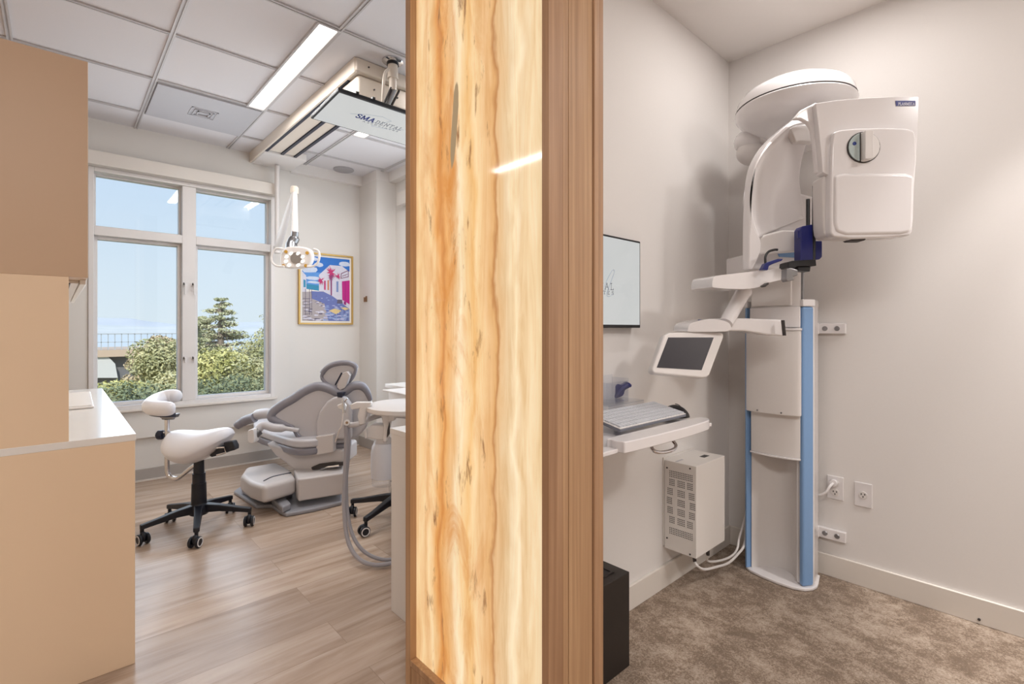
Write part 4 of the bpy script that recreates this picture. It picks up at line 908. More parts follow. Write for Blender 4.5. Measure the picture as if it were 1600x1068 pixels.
# curved inner shell, hollow towards the viewer: concave surface of the arm
inn2 = [cr4(*q) for q in ((150, 1130), (150, 860), (160, 700), (190, 590), (260, 480), (370, 390), (500, 370), (520, 480), (525, 600), (528, 640))]
right_edge = [cr4(*q) for q in ((520, 400), (515, 500), (520, 640), (512, 700), (512, 900), (430, 960), (430, 1130))]
ring0 = catmull([PL(x, y, pC, nC) for x, y in [cr4(*q) for q in ((215, 975), (180, 880), (168, 770), (176, 690), (195, 610), (228, 545), (270, 490), (320, 440), (375, 395), (440, 376), (500, 380))]], 4, False)
b = B()
rows = []
for v in range(len(ring0)):
    t_ = v/(len(ring0)-1); row = []
    P_ = ring0[v]; Cc = PL(1290, 330, pC, nC)
    for k in range(13):
        s_ = k/12
        q = (P_+rr0*.003).lerp(Cc, s_); row.append(q + nC*(.004+.13*math.sin(min(1, s_*1.6)*math.pi/2)))
    rows.append(row)
vs = [[b.bm.verts.new(p) for p in r] for r in rows]
for a, c in zip(vs, vs[1:]):
    for k in range(12): b.f([a[k], a[k+1], c[k+1], c[k]])
o = b.build('c_arm_shell', M['gloss'], xm); so = o.modifiers.new('sol', 'SOLIDIFY'); so.thickness = .004; so.offset = 0
b = B(); b.slab([cr4(*q) for q in ((205, 780), (300, 745), (440, 740), (520, 760), (520, 940), (440, 1135), (195, 1135), (215, 975))], 2.25, .05, yaw=yawC, c=(1230, 300)); b.build('c_arm_panel', M['gloss'], xm, bevel=.01)
b = B(); b.slab([cr4(*q) for q in ((220, 975), (250, 955), (350, 930), (480, 935), (480, 1040), (220, 1060))], 2.16, .03, yaw=yawC, c=(1230, 380), smooth=0); b.build('lower_lip', M['satin'], xm, bevel=.01)
b = B(); b.slab([cr4(*q) for q in ((375, 392), (420, 372), (470, 376), (497, 410), (508, 480), (440, 475), (410, 478))], 2.11, .03, yaw=yawC, c=(1240, 205)); b.build('inner_gusset', M['satin'], xm, bevel=.01)
b = B(); b.box(2.45, 2.75, .86, 1.02, 1.60, 1.66)
b.bm.clear(); b.slab([(1170, 395), (1238, 395), (1238, 424), (1170, 424)], 2.30, .2, yaw=yawC); b.build('arm_lower_mount', M['gloss'], xm, bevel=.01)

# --- sensor head (large box)
yawH = 6; nH = yawn(yawH); dH = 1.93; pH = W(1360, 270, dH)
def hs(pts, th, off=0, smooth=0):
    b = B(); q = [PL(x, y, pH, nH)+nH*off for x, y in pts]
    if smooth: q = catmull(q, smooth)
    b.prism(q, nH*th); return b
up_ = [cr4(*q) for q in ((523, 264), (640, 246), (800, 234), (960, 227), (1060, 226), (1068, 232), (1066, 330), (1060, 440), (1050, 560), (1046, 640), (590, 640), (560, 625), (556, 560), (540, 400), (528, 300))]
hs(up_, .05, .012).build('head_housing', M['gloss'], xm, bevel=.012, seg=4)
# flange that sweeps back to the arm
fl = [cr4(*q) for q in ((522, 264), (532, 300), (545, 380), (556, 480), (562, 600), (562, 622), (540, 634), (522, 634), (516, 560), (508, 470), (497, 405), (476, 372), (440, 352), (400, 352), (440, 306))]
b = B(); b.slab(fl, 1.99, .02, yaw=-6, c=(1272, 250)); b.build('head_flange', M['gloss'], xm, bevel=.006, seg=4)
lo_ = [cr4(q[0]-(14 if q[0] > 800 else -4), q[1]) for q in ((600, 425), (640, 412), (740, 404), (900, 402), (1000, 406), (1036, 416), (1046, 450), (1052, 560), (1040, 700), (1034, 880), (1028, 945), (1014, 962), (900, 972), (700, 978), (600, 968), (584, 950), (582, 860), (586, 640), (592, 500))]
sh = hs(lo_, .05, -.008).build('sensor_cover', M['gloss'], xm, bevel=.012, seg=4)
bd_ = [cr4(*q) for q in ((590, 630), (1040, 630), (1022, 940), (1004, 955), (700, 965), (610, 962), (592, 956), (580, 935), (576, 900), (572, 700), (574, 640))]
hs(bd_, .085, .03).build('head_body', M['satin'], xm, bevel=.015, seg=4)
lp = [cr4(q[0]-(12 if q[0] > 800 else -6), q[1]) for q in ((596, 650), (640, 640), (990, 640), (1032, 655), (1024, 920), (1010, 950), (960, 958), (660, 962), (606, 945), (594, 900))]
hs(lp, .03, -.016).build('cover_panel', M['gloss'], sh, bevel=.014, seg=5)
kc = PL(*cr4(757, 506), pH, nH)+nH*.010
b = B(); b.lathe([(0, 0), (.060, 0), (.060, .012), (0, .012)], kc-nH*.0215, axis=nH, seg=48); kr = b.build('dial_ring', M['dark'], sh)
b = B()
Rk = .0565
def half(a0, a1, r, off, th):
    q = [kc + (nH.cross(UP)*-1)*(r*math.cos(a)*-1) + UP*(r*math.sin(a)) + nH*off for a in [a0+(a1-a0)*k/20 for k in range(21)]]; b.prism(q, nH*th)
# angles measured with 0 = image right
rr_ = Vector((nH.y, -nH.x, 0))
def seg_(x0, x1, r, off, th, b):
    q = []
    n = 20
    for k in range(n+1):
        x = x0+(x1-x0)*k/n; q.append((x, math.sqrt(max(0, r*r-x*x))))
    q += [(x, -y) for x, y in reversed(q)]
    P_ = []
    for p in q:
        if not P_ or (abs(P_[-1][0]-p[0])+abs(P_[-1][1]-p[1]) > 1e-5): P_.append(p)
    if abs(P_[0][0]-P_[-1][0])+abs(P_[0][1]-P_[-1][1]) < 1e-5: P_.pop()
    b.prism([kc+rr_*x+UP*y+nH*off for x, y in P_], nH*th)
b = B(); seg_(-Rk, -.017, Rk, -.026, .006, b); b.build('dial_display', M['silver'], sh)
b = B(); seg_(-.011, Rk, Rk, -.028, .008, b); b.build('dial_knob', M['satin'], sh, bevel=.003)
b = B(); seg_(-.011, .018, Rk*.97, -.052, .026, b); b.build('dial_grip', M['satin'], sh, bevel=.004)
b = B(); b.lathe([(0, 0), (.007, 0), (.007, .002), (0, .002)], kc-rr_*.036+UP*.014-nH*.0275, axis=nH, seg=18); b.build('indicator_dot', M['navy_ink'], sh)
# brand label
q = [cr4(*v) for v in ((941, 252), (1046, 252), (1046, 278), (945, 279))]
lb = hs(q, .0015, .0095).build('name_plate', mat('plate_blue', (10, 20, 120), .4), xm)
b = B(); P0 = PL(*cr4(955, 276.5), pH, nH)+nH*.0093; P1 = PL(*cr4(1041, 276), pH, nH)+nH*.0093
letters(b, 'PLANMECA', P0, P1-P0, UP, .0105, .16, .14, width=(P1-P0).length, up=.0004); b.build('lettering', M['white_ink'], lb, smooth=False)
b = B(); q = [cr4(*v) for v in ((695, 980), (780, 978), (770, 986), (705, 987))]; b.slab(q, 1.95, .05, yaw=yawH); b.build('bottom_grille', M['dark'], xm)

# --- bite support: rods, blue clamp
dR = 2.08
def rod(px0, py0, px1, py1, w_): b = B(); b.tube([W(px0, py0, dR), W(px1, py1, dR)], w_, 10); return b.build('temple_rod', M['black'], xm)
rod(1262.5, 311, 1262.5, 400, .0075); rod(1272.5, 290, 1271, 408, .0075)
b = B(); b.slab([(1251, 358), (1254, 353), (1270, 350), (1271, 410), (1251, 410)], dR-.01, .05); b.build('clamp_body', M['navy'], xm, bevel=.004)
b = B(); b.slab([(1274, 376), (1285, 376), (1285, 401), (1281, 405), (1274, 405)], dR+.02, .03); b.build('clamp_plate', M['navy'], xm, bevel=.004)
b = B(); b.cyl(W(1249, 361, dR), W(1249, 372, dR), .008, seg=12); b.build('clamp_button', M['navy'], xm)
b = B(); b.slab([(1232, 409), (1238, 407), (1275, 405), (1276, 415), (1245, 416), (1242, 419), (1231, 418)], dR-.03, .07); b.slab([(1247, 416), (1267, 416), (1266, 424), (1247, 422)], dR-.02, .05); b.build('rest_bracket', M['black'], xm, bevel=.003)
b = B(); b.tube(catmull([W(1196, 412, dR-.04), W(1196, 401, dR-.04), W(1201, 393, dR-.04), W(1210, 390, dR-.04), W(1215, 390, dR-.04)], 5, False), .005, 8); b.build('bite_wire', M['black'], xm)
b = B(); b.slab([(1191, 421), (1196, 411), (1206, 407), (1216, 404), (1224, 404), (1222, 407), (1208, 412), (1202, 415), (1200, 422)], dR-.05, .03); b.build('chin_cup', M['navy'], xm, bevel=.003)
b = B(); b.slab([(1214, 391), (1252, 389), (1252, 402), (1218, 401)], 2.24, .02); b.build('blue_window', M['blue'], xm, bevel=.003)
# chin-rest arm
nA = FW
arm = [(1113, 446), (1114, 436), (1119, 431), (1140, 428), (1175, 424), (1200, 421), (1228, 419), (1231, 424), (1230, 434), (1216, 438), (1200, 442), (1190, 447), (1170, 451), (1140, 451), (1116, 449)]
b = B(); q = [PL(x, y, W(1175, 435, 2.06), yawn(-18)) for x, y in arm]; b.prism(catmull(q, 3), yawn(-18)*.13); b.build('rest_arm', M['gloss'], xm, bevel=.012, seg=4)
b = B(); b.slab([(1229, 420), (1236, 418), (1247, 421), (1247, 430), (1240, 432), (1242, 437), (1231, 440), (1228, 436)], 1.99, .04); b.build('clamp_joint', M['steel'], xm, bevel=.004)
b = B(); b.slab([(1193, 446), (1201, 441), (1201, 444), (1196, 448)], 2.02, .03); b.build('arm_slot', M['dark'], xm)
b = B(); b.tube([W(1163, 455, 2.22), W(1158, 462, 2.20), W(1134, 505, 2.12)], [.034, .032, .029], 16); b.build('diagonal_strut', M['gloss'], xm)
# screen arm
b = B(); b.slab([(1126, 497), (1170, 497), (1222, 499), (1228, 502), (1227, 525), (1200, 523), (1165, 517), (1130, 517)], 2.18, .10, yaw=-10); b.build('screen_arm', M['gloss'], xm, bevel=.008)
b = B(); b.slab([(1075, 515), (1078, 506), (1092, 501), (1110, 498), (1128, 500), (1140, 505), (1142, 515), (1125, 518), (1078, 518)], 2.06, .12, smooth=3, yaw=-10); b.build('screen_arm_end', M['gloss'], xm, bevel=.012)
b = B(); b.slab([(1224, 500), (1226, 500), (1228.5, 524), (1226.5, 524)], 2.15, .02); b.build('arm_seam', M['dark'], xm)
b = B(); b.cyl(W(1093, 499, 2.09), W(1093, 503, 2.09), .007, seg=12); b.build('arm_button', M['navy'], xm)
# touch screen (tilted plane)
A0 = W(1047, 519, 2.02); A1 = W(1125, 521, 2.10); A2 = W(1103, 588, 2.02)
nT = (A1-A0).cross(A2-A1).normalized()
if nT.dot(FW) < 0: nT = -nT
def ts(pts, off, th, smooth=0):
    b = B(); q = [PL(x, y, A0, nT)+nT*off for x, y in pts]
    if smooth: q = catmull(q, smooth)
    b.prism(q, nT*th); return b
tsb = ts([(1046, 519), (1125, 518), (1131, 521), (1131, 527), (1109, 586), (1104, 589), (1098, 590), (1023, 583), (1019, 579), (1020, 574), (1038, 524)], 0, .035).build('touch_screen', M['satin'], xm, bevel=.008, seg=4)
ts([(1044, 527), (1115, 527), (1096, 578), (1026, 574)], -.001, .003).build('display', M['screenoff'], tsb, smooth=False)

# wall brackets holding the column
for z, nm in ((1.25, 'upper'), (.222, 'lower')):
    b = B(); b.box(2.845, 2.869, .686, .99, z-.026, z+.026); b.box(2.79, 2.85, .80, .99, z-.03, z+.03); br_ = b.build('wall_bracket', M['gloss'], xm, bevel=.004)
    for y in (.722, .775):
        b = B(); b.lathe([(0, 0), (.010, 0), (.012, .003), (.012, .005), (0, .005)], (2.840, y, z), axis=(1, 0, 0), seg=16); b.build('bolt', M['steel'], br_)

# =================================================================== ALCOVE FURNISHINGS
# wall display
wd = thing('wall_display', (1.5, 1.27, 1.25), 'thin dark-framed display on the alcove wall showing the dental logo', 'display')
b = B(); b.box(1.15, 1.889, 1.225, 1.269, 1.253, 1.632); b.build('casing', M['black'], wd, bevel=.003)
b = B(); b.box(1.16, 1.881, 1.2235, 1.226, 1.266, 1.623); scr = b.build('screen', M['screen'], wd, smooth=False)
b = B(); LTx = FY(959, 452, 1.223)
letters(b, 'DENTAL', (LTx.x-.205, 1.2232, FY(950, 452, 1.223).z), (1, 0, 0), UP, .026, .08, .25, width=.205)
letters(b, 'ASSOCIATES', (LTx.x-.265, 1.2232, FY(950, 459.5, 1.223).z), (1, 0, 0), UP, .0125, .12, .45, width=.265)
b.build('lettering', M['grey_ink'], scr, smooth=False)
b = B(); letters(b, 'SMA', (LTx.x-.36, 1.2232, FY(950, 452, 1.223).z), (1, 0, 0), UP, .038, .17, .14, width=.14); b.build('lettering', M['navy_ink'], scr, smooth=False)
b = B(); b.tube(catmull([FY(x, y, 1.2225) for x, y in ((944, 449), (950, 434), (957, 422), (960, 424), (956, 436), (951, 450), (948, 460), (952, 463), (958, 459))], 4, False), .0009, 6); b.build('swoosh', M['pale_ink'], scr)

# keyboard shelf
sf = thing('keyboard_shelf', (1.5, 1.1, .86), 'white wall-mounted keyboard shelf with rounded front lip and chrome handle', 'shelf')
b = B(); b.box(1.12, 1.885, .90, 1.268, .868, .882); b.build('shelf_board', M['gloss'], sf, bevel=.003)
b = B(); lipz = .895
q = [(1.268, .890), (1.30, .874), (1.55, .864), (1.76, .868), (1.83, .884), (1.845, .910), (1.79, .938), (1.32, .948), (1.27, .93)]
b.prism(catmull([(x, y, .870) for x, y in q], 4), (0, 0, .036)); b.build('wrist_rest', M['gloss'], sf, bevel=.015, seg=5)
b = B(); b.tube(catmull([W(1017, 688, 1.70), W(1018, 698, 1.68), W(1024, 705, 1.67), W(1038, 706, 1.69), W(1052, 702, 1.72), W(1056, 696, 1.75), W(1052, 689, 1.76), W(1046, 682, 1.77)], 6, False), .006, 10); b.build('handle', M['chrome'], sf)
b = B(); b.box(1.84, 1.87, .93, .96, .8821, .884); b.build('slot', M['dark'], sf)
b = B(); b.prism([(1.2, 1.262, .868), (1.8, 1.262, .868), (1.8, 1.262, .80), (1.2, 1.262, .80)], (0, .006, 0)); b.build('wall_rail', M['gloss'], sf)
# keyboard
kb = thing('keyboard', (1.55, 1.06, .9), 'pale grey computer keyboard with dark edge on the wall shelf', 'keyboard')
kf = Vector((1.40, .985, .909)); ku = Vector((1, 0, 0)); kv = Vector((0, .975, .20)).normalized(); kn_ = ku.cross(kv)
def kbx(u0, u1, v0, v1, h0, h1, b): return b.prism([kf+ku*u0+kv*v0+kn_*h0, kf+ku*u1+kv*v0+kn_*h0, kf+ku*u1+kv*v1+kn_*h0, kf+ku*u0+kv*v1+kn_*h0], kn_*(h1-h0))
b = B(); kbx(0, .445, 0, .150, -.010, 0, b); b.build('base', M['keydark'], kb, bevel=.003)
b = B(); kbx(.001, .444, .002, .149, 0, .003, b); b.build('deck', M['satin'], kb, bevel=.001)
kk = B()
for r_ in range(6):
    n_k = 22
    for c_ in range(n_k):
        if (r_ == 0 and 5 <= c_ <= 9): continue
        kbx(.008+c_*.0196, .008+c_*.0196+.017, .008+r_*.0235, .008+r_*.0235+.020, .003, .008, kk)
kbx(.008+5*.0196, .008+9*.0196+.017, .008, .028, .003, .008, kk)
ky = kk.build('keys', M['key'], kb, bevel=0, smooth=False); ky['kind'] = 'stuff'
# mouse
p = Vector((1.87, 1.045, .8835)) 
p = FZ(1055, 650, .884)
ms = B(); rings = []
for t_, w_, h_ in ((-1, .012, .008), (-.92, .026, .022), (-.6, .036, .040), (-.1, .038, .052), (.4, .037, .046), (.8, .030, .030), (.96, .016, .014), (1, .005, .006)):
    rings.append([p+Vector((0, t_*.058, 0))+Vector((w_*math.cos(a), 0, max(0, math.sin(a))*h_)) for a in [math.tau*k/20 for k in range(20)]])
b = B(); b.loft(rings)
mo = b.build('computer_mouse', M['black'], None, sub=1); mo.location = (0, 0, 0)
tag(mo, 'black computer mouse beside the keyboard on the wall shelf', 'mouse')
b = B(); b.tube(catmull([p+Vector((0, -.05, .012)), p+Vector((.0, -.02, .047)), p+Vector((0, .0, .052))], 4, False), .0015, 6); b.build('seam', M['dark'], mo)
# acrylic holder with blue bite block
ah = thing('acrylic_holder', (1.56, 1.22, .885), 'small clear acrylic box holder on shelf behind the keyboard', 'holder')
hx0, hx1 = 1.56, 1.845
b = B()
b.box(hx0, 1.70, 1.16, 1.164, .96, 1.04); b.box(hx0, 1.70, 1.236, 1.24, .96, 1.06); b.box(1.70, 1.704, 1.16, 1.24, .96, 1.05); b.box(hx0, 1.704, 1.16, 1.24, .955, .96); b.box(1.63, 1.633, 1.164, 1.236, .96, 1.03)
b.build('compartment', M['acrylic'], ah, smooth=False)
b = B(); b.box(hx0, 1.80, 1.15, 1.25, .883, .888); b.box(hx0, 1.80, 1.15, 1.154, .888, .953); b.box(hx0, 1.80, 1.15, 1.25, .950, .955); b.build('tray', M['acrylic'], ah, smooth=False)
b = B(); b.cyl((1.60, 1.146, .92), (1.60, 1.15, .92), .005, seg=10); b.build('screw', M['dark'], ah)
q0 = Vector((1.668, 1.20, .965))
b = B(); b.slab([(957, 619), (960, 606), (965, 600), (972, 601), (979, 597), (985, 599), (984, 605), (977, 609), (974, 617), (966, 621), (959, 622)], 2.13, .03, smooth=3)
b.tube(catmull([W(961, 620, 2.135), W(968, 612, 2.12), W(978, 603, 2.125), W(985, 602, 2.14)], 5, False), .008, 10)
bb = b.build('bite_block', M['navy'], None, bevel=.006); tag(bb, 'navy blue plastic bite piece standing in the clear holder', 'bite block')

# power box on the wall
pb_ = thing('power_box', (2.29, 1.2, .2), 'white wall-mounted steel box with perforated side, below the keyboard shelf', 'power box')
bx0, bx1, by0, by1, bz0, bz1 = 2.15, 2.442, 1.10, 1.262, .198, .620
b = B(); b.box(bx0, bx1, by0, by1, bz0, bz1); b.build('housing', M['powder'], pb_, bevel=.003)
b = B(); b.box(bx0-.004, bx1+.0, by1+.001, 1.2695, bz0+.01, bz1+.01); b.build('back_plate', M['powder'], pb_, bevel=.001)
b = B()
def hole(y, z):
    c = Vector((bx0-.0007, y, z)); r = .0026
    b.prism([c+Vector((0, r*math.cos(a), r*math.sin(a))) for a in [math.tau*k/8 for k in range(8)]], (.0006, 0, 0))
W_ = by1-by0
blocks = []
def blk(u0, u1, v, rows, ncol):
    for i in range(ncol):
        for j in range(rows):
            hole(by1-W_*(u0+(u1-u0)*(i+.5)/ncol), bz1-(bz1-bz0)*v - .0085*(j-(rows-1)/2))
blk(.16, .90, .14, 4, 14)
for r_, (ua, ub, uc_) in enumerate(((.16, .42, .72), (.10, .42, .77), (.08, .42, .80), (.10, .42, .78), (.16, .42, .72))):
    v = .235+.105*r_
    blk(ua, ua+.18, v, 4, 4); blk(ub, ub+.24, v, 4, 5); blk(uc_, uc_+.18, v, 4, 4)
blk(.16, .90, .78, 4, 14)
pf = b.build('vent_holes', M['dark'], pb_, smooth=False); pf['kind'] = 'stuff'
for y, z in ((by1-.015, .585), (by0+.03, .605), (by1-.015, .25), (by0+.03, .21)):
    b = B(); b.lathe([(0, 0), (.004, 0), (.004, .002), (0, .002)], (bx0-.002, y, z), axis=(1, 0, 0), seg=12); b.build('screw', M['dark'], pb_)
b = B(); b.box(2.33, 2.38, 1.15, 1.175, bz1, bz1+.0015); b.build('power_switch', M['black'], pb_)
b = B(); b.box(2.16, 2.22, 1.20, 1.21, bz1, bz1+.001); b.build('label_strip', M['vent'], pb_)
for x, y in ((2.19, 1.13), (2.30, 1.12)):
    b = B(); b.cyl((x, y, bz0), (x+.004, y, bz0-.035), .010, .008, 12); b.build('plug', M['dark'], pb_)
# cables
b = B(); b.tube(catmull([(2.194, 1.13, .165), W(1090, 884, 2.30), W(1101, 889, 2.34), W(1120, 885, 2.40), W(1138, 879, 2.46), W(1152, 866, 2.52), W(1163, 850, 2.57), Vector((2.71, 1.11, .20))], 7, False), .0060, 8)
tag(b.build('power_cable', M['satin'], None), 'white cable drooping lowest from wall box to the column', 'cable')
b = B(); b.tube(catmull([(2.304, 1.12, .165), W(1106, 876, 2.43), W(1122, 876, 2.47), W(1140, 870, 2.51), W(1151, 859, 2.55), W(1155, 840, 2.59), W(1161, 820, 2.62), Vector((2.74, 1.11, .30))], 7, False), .0055, 8)
tag(b.build('power_cable', M['satin'], None), 'white cable rising higher between wall box and column', 'cable')

# outlets
def outlet(y, z, label, plug):
    t = thing('wall_outlet', (2.87, y, z), label, 'outlet')
    b = B(); b.box(2.863, 2.8698, y-.036, y+.036, z-.058, z+.058); b.build('plate', M['gloss'], t, bevel=.003)
    for dz in ((.022, -.022) if plug else (0,)):
        b = B(); b.lathe([(0, 0), (.017, 0), (.018, .002), (.018, .004), (0, .004)], (2.8605, y, z+dz), axis=(1, 0, 0), seg=24); rc = b.build('receptacle', M['satin'], t)
        for dy, dzz in ((-.007, .004), (.007, .004), (0, -.008)):
            b = B(); b.box(2.8598, 2.8606, y+dy-.0018, y+dy+.0018, z+dz+dzz-.004, z+dz+dzz+.004); b.build('slot', M['black'], rc)
    return t
outlet(.735, .455, 'white wall outlet with a plug in it, nearest the column', True)
outlet(.618, .448, 'empty white wall outlet, the right-hand one of the pair', False)
b = B(); b.lathe([(0, 0), (.016, 0), (.018, .01), (.014, .03), (0, .032)], (2.828, .735, .485), axis=(1, 0, 0), seg=20)
b.tube(catmull([(2.835, .735, .485), (2.81, .742, .475), (2.80, .76, .44), (2.81, .80, .415), (2.84, .90, .40)], 6, False), .006, 8)
tag(b.build('plug_cord', M['gloss'], None), 'white plug and cord in the outlet nearest the column', 'cord')
b = B(); b.lathe([(0, 0), (.005, 0), (.005, .006), (0, .006)], (2.850, FX(1530, 967, 2.856).y, FX(1530, 967, 2.856).z), axis=(1, 0, 0), seg=10); 
tag(b.build('baseboard_screw', M['dark'], None), 'tiny dark screw head on the right baseboard', 'screw')

# bin
bn = thing('waste_bin', (1.40, 1.15, .008), 'tall dark brown box bin with slot in top beside the oak pillar', 'bin')
b = B(); b.box(1.22, 1.555, 1.055, 1.252, .008, .354); bd = b.build('body', M['binblk'], bn, bevel=.002)
b = B(); b.box(1.27, 1.50, 1.10, 1.20, .354, .3555); b.build('slot_recess', M['black'], bn)
b = B(); frame(b, 1.26, 1.51, 0, 1, .01, 0, 1); b.bm.clear()
b.box(1.26, 1.27, 1.09, 1.21, .354, .358); b.box(1.50, 1.51, 1.09, 1.21, .354, .358); b.box(1.27, 1.50, 1.09, 1.10, .354, .358); b.box(1.27, 1.50, 1.20, 1.21, .354, .358); b.build('slot_rim', M['binblk'], bn)

# =================================================================== OUTSIDE
def outmat(name, c1, c2, scale, rough=.8, trans=0):
    m, t, b_ = newmat(name); N, L = t.nodes, t.links
    tc = N.new('ShaderNodeTexCoord'); no = N.new('ShaderNodeTexNoise'); no.inputs['Scale'].default_value = scale; no.inputs['Detail'].default_value = 5
    L.new(tc.outputs['Object'], no.inputs['Vector']); r = ramp(N, [(.35, c1), (.65, c2)]); L.new(no.outputs[0], r.inputs[0]); L.new(r.outputs[0], b_.inputs['Base Color'])
    b_.inputs['Roughness'].default_value = rough; b_.inputs['Specular IOR Level'].default_value = .2
    if trans: b_.inputs['Subsurface Weight'].default_value = 0
    return m
GZ = -7.0
b = B(); b.box(-400, 400, 5.6, 110, GZ-.5, GZ); tag(b.build('ground', outmat('dry_grass_ground', (120, 118, 84), (150, 146, 108), .3), smooth=False), None, None, kind='structure')
b = B(); b.box(-3500, 3500, 110, 3400, GZ-9, GZ-8); tag(b.build('bay_water', mat('bay_water', (196, 203, 206), .9, scale=.02, spec=.0), smooth=False), None, None, kind='structure')
def hills(name, y, xs0, xs1, h, seed, m):
    rnd = random.Random(seed); b = B(); n = 260; prof = []
    ph = [rnd.uniform(0, 6.28) for _ in range(5)]
    for i in range(n+1):
        x = xs0+(xs1-xs0)*i/n; t_ = i/n
        hh = h*(.62+.16*math.sin(x/310+ph[0])+.12*math.sin(x/120+ph[1])+.07*math.sin(x/52+ph[2])+.03*math.sin(x/21+ph[3]))
        prof.append((x, hh))
    rings = []
    for k in range(7):
        s_ = k/6; rings.append([(x, y-420*(1-s_)+0*x, -20+(hh+20)*math.sin(s_*math.pi/2)*(1+.05*math.sin(x*.01+k))) for x, hh in prof])
    b.loft(rings, cap=False, closed=False)
    o = b.build(name, m); o['kind'] = 'structure'; return o
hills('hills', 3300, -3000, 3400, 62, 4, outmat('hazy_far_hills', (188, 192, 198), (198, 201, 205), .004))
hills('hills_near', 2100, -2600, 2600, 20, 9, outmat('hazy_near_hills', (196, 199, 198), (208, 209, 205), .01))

leafA = outmat('olive_leaves', (166, 166, 120), (212, 204, 158), 1.4)
leafB = outmat('cypress_leaves', (162, 166, 128), (206, 202, 164), 1.2)
leafC = outmat('yellow_green_hedge_leaves', (176, 174, 108), (220, 212, 146), 1.5)
leafD = outmat('russet_leaves', (174, 156, 128), (214, 196, 160), 1.2)
bark = mat('grey_bark', (140, 126, 112), .9, bump=.5, scale=12)
def leaves(b, c, rad, n, sz, rnd, flat=.5):
    c = Vector(c)
    for _ in range(n):
        d = Vector((rnd.gauss(0, 1), rnd.gauss(0, 1), rnd.gauss(0, 1))).normalized(); r_ = rnd.random()**.28
        p = c+Vector((d.x*rad[0]*r_, d.y*rad[1]*r_, d.z*rad[2]*r_))
        nn = (d*.7+Vector((rnd.gauss(0, 1), rnd.gauss(0, 1), rnd.gauss(0, 1)))*.55 + UP*.35).normalized(); u = nn.orthogonal().normalized(); v = nn.cross(u)
        a = rnd.uniform(0, 6.28); u, v = u*math.cos(a)+v*math.sin(a), v*math.cos(a)-u*math.sin(a); s = sz*rnd.uniform(.6, 1.3)
        vs = [b.bm.verts.new(p+u*(s*i)+v*(s*.45*j)) for i, j in ((-1, 0), (0, -1), (1, 0), (0, 1))]; b.f(vs)
def broadtree(name, x, y, top, R, m, seed, label, cat='tree', sz=.042, n=24000, low=None, group=None):
    rnd = random.Random(seed); t = thing(name, (x, y, GZ), label, cat, group); b = B()
    k = 26; low = low if low is not None else top-2.6*R
    for i in range(k):
        a = rnd.uniform(0, 6.28); zz = rnd.uniform(0, 1)**.7 if i > 6 else .97-.05*i; rr = R*math.sqrt(max(.06, 1-min(1, zz)**2))*rnd.uniform(.25, .85)
        z = low+(top-low)*zz; cr = R*rnd.uniform(.26, .42)
        leaves(b, (x+rr*math.cos(a), y+rr*math.sin(a), z-cr*.7), (cr, cr, cr*.72), n//k, sz, rnd)
    fo = b.build('foliage', m, t, smooth=False)
    b = B(); b.tube(catmull([(x, y, GZ), (x+.1, y, GZ+2), (x-.1, y+.1, (low+top)/2), (x, y, top-R*.6)], 4, False), [.28, .27, .26, .25, .24, .22, .2, .18, .16, .14, .1, .07, .05], 8)
    for i in range(6):
        a = rnd.uniform(0, 6.28); z0 = rnd.uniform(low-.5, (low+top)/2); b.tube([(x, y, z0), (x+R*.6*math.cos(a), y+R*.6*math.sin(a), z0+R*.6)], [.09, .03], 6)
    b.build('trunk', bark, t); return t
def conifer(name, x, y, top, R, m, seed, label, layers=34, n=560, sz=.042, low=-6.0, sparse=0):
    rnd = random.Random(seed); t = thing(name, (x, y, GZ), label, 'tree'); b = B(); bw = B()
    for i in range(layers):
        f_ = i/(layers-1); z0_ = top-(top-low)*f_**1.15; rl = R*(.06+.94*f_**.8)
        for j in range(int(6+9*f_)):
            a = rnd.uniform(0, 6.28); L_ = rl*rnd.uniform(.55, 1.1); u = Vector((math.cos(a), math.sin(a), 0))
            z = z0_+rnd.uniform(-.22, .22)*(.3+f_) if i else z0_
            e = Vector((x, y, z))+u*L_+UP*(L_*rnd.uniform(-.12, .22))
            if sparse and f_ < .4 and rnd.random() < .35:
                bw.tube([(x, y, z), e], [.03, .012], 5)
            else: bw.tube([(x, y, z), e], [.04, .012], 4)
            for s_ in (.45, .7, .95):
                c = Vector((x, y, z)).lerp(e, s_); cr = .05+L_*.22
                leaves(b, c, (cr, cr, cr*.38), int(n*(.25 if (sparse and f_ < .3) else 1)/6), sz, rnd)
    b.build('foliage', m, t, smooth=False)
    bw.tube([(x, y, GZ), (x, y, top-.1)], [.35, .04], 8); bw.build('trunk', bark, t); return t
def at(px, py, Y): return FY(px, py, Y)
# conifer with the spire, at about 16 m
p = at(345, 468, 16.0); conifer('conifer_tree', p.x, 16.0, p.z, 2.3, leafB, 11, 'tall pointed conifer seen through the right window pane', sparse=1)
p = at(415, 478, 19.0); conifer('conifer_tree', p.x+.5, 19.0, p.z, 2.6, leafB, 12, 'conifer cut off by the right edge of the window', sparse=1)
p = at(296, 500, 15.0); conifer('conifer_tree', p.x, 15.0, p.z, 1.7, leafB, 13, 'layered conifer behind the middle window post')
p = at(250, 521, 14.0); broadtree('broadleaf_tree', p.x+.1, 14.0, p.z, 1.45, leafA, 21, 'rounded olive-green tree in the left window pane')
p = at(222, 522, 16.0); broadtree('broadleaf_tree', p.x+.45, 16.0, p.z, 1.0, leafD, 22, 'russet-tinged rounded tree beside the overpass')
p = at(312, 497, 17.5); conifer('conifer_tree', p.x, 17.5, p.z, 2.4, leafB, 14, 'low layered conifer between the window post and the pointed conifer', layers=30)
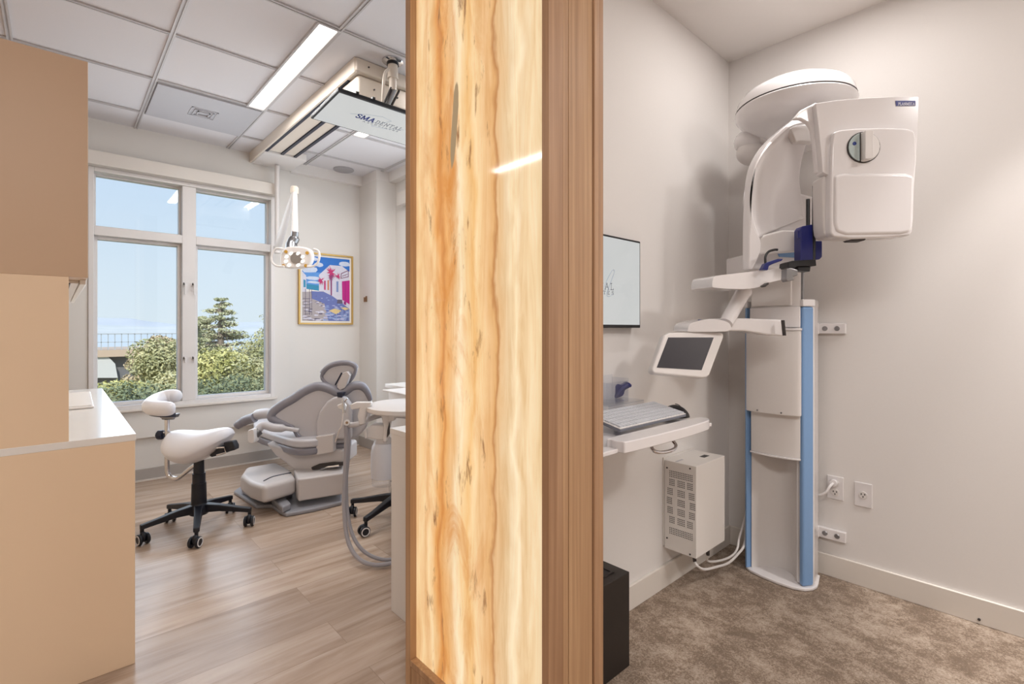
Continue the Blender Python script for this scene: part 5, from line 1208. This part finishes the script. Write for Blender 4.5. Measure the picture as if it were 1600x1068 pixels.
p = at(385, 503, 15.0); broadtree('broadleaf_tree', p.x+.3, 15.0, p.z, 2.0, leafA, 23, 'broad green tree low in right pane, right of the spire')
p = at(330, 540, 11.5); broadtree('broadleaf_tree', p.x, 11.5, p.z, 1.5, leafC, 24, 'pale green bushy tree filling the bottom of the right pane')
p = at(395, 545, 11.0); broadtree('broadleaf_tree', p.x, 11.0, p.z, 1.5, leafA, 25, 'bushy tree at bottom right corner of the window')
p = at(200, 572, 10.0); broadtree('broadleaf_tree', p.x-.2, 10.0, p.z-.12, 1.15, leafC, 26, 'yellow-green bush at bottom left of the window')
p = at(160, 566, 11.0); broadtree('broadleaf_tree', p.x-.5, 11.0, p.z-.2, 1.2, leafC, 27, 'yellow-green bush lowest at the left window edge')
p = at(265, 572, 10.5); broadtree('broadleaf_tree', p.x, 10.5, p.z, 1.3, leafA, 28, 'leafy bush just left of the middle window post, low down')
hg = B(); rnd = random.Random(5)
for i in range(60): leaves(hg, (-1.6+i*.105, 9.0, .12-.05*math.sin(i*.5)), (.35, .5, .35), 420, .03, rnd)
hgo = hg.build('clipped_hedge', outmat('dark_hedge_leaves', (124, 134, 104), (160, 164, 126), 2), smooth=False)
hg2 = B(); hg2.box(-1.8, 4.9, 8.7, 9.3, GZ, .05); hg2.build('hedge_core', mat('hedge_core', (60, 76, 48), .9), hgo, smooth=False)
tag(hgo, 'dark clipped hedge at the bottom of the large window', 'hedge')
# overpass
ov = thing('overpass', (-3, 62, GZ), 'concrete road overpass with railing beyond trees, at left of the window', 'bridge')
zt_ = at(170, 547, 62).z
b = B(); b.box(-14, 14, 60, 70, zt_-.55, zt_+.1); b.build('deck', mat('concrete_tan', (196, 172, 150), .8, scale=2), ov, smooth=False)
b = B(); b.box(-14, 14, 61.0, 69, zt_-3.0, zt_-.55); b.build('girder', mat('girder_concrete', (112, 110, 112), .8), ov, smooth=False)
b = B()
for i in range(57): b.box(-14+i*.5, -13.93+i*.5, 60, 60.07, zt_+.1, zt_+1.6)
b.box(-14, 14, 60, 60.07, zt_+1.55, zt_+1.65); b.box(-14, 14, 60, 60.07, zt_+.8, zt_+.86); b.build('railing', mat('grey_rail', (176, 180, 184), .6), ov, smooth=False)
b = B(); b.prism([FY(140, 590, 60.2), FY(140, 551, 60.2), FY(156, 553, 60.2), FY(170, 558, 60.2), FY(180, 568, 60.2), FY(184, 590, 60.2)], (0, 7, 0)); b.build('abutment', mat('white_concrete', (205, 203, 200), .8), ov, smooth=False)
fb = thing('far_building', (-4, 95, GZ), 'long low grey building behind the overpass railing', 'building')
b = B(); zb = at(170, 531, 95).z; b.box(-26, -5.0, 95, 105, GZ, zb); b.build('walls', mat('pale_grey_facade', (186, 188, 194), .7, scale=1), fb, smooth=False)
for i in range(10):
    b = B(); b.box(-25+i*2, -24+i*2, 94.9, 95, zb-1.9, zb-.6); b.build('window', M['dark'], fb, smooth=False)
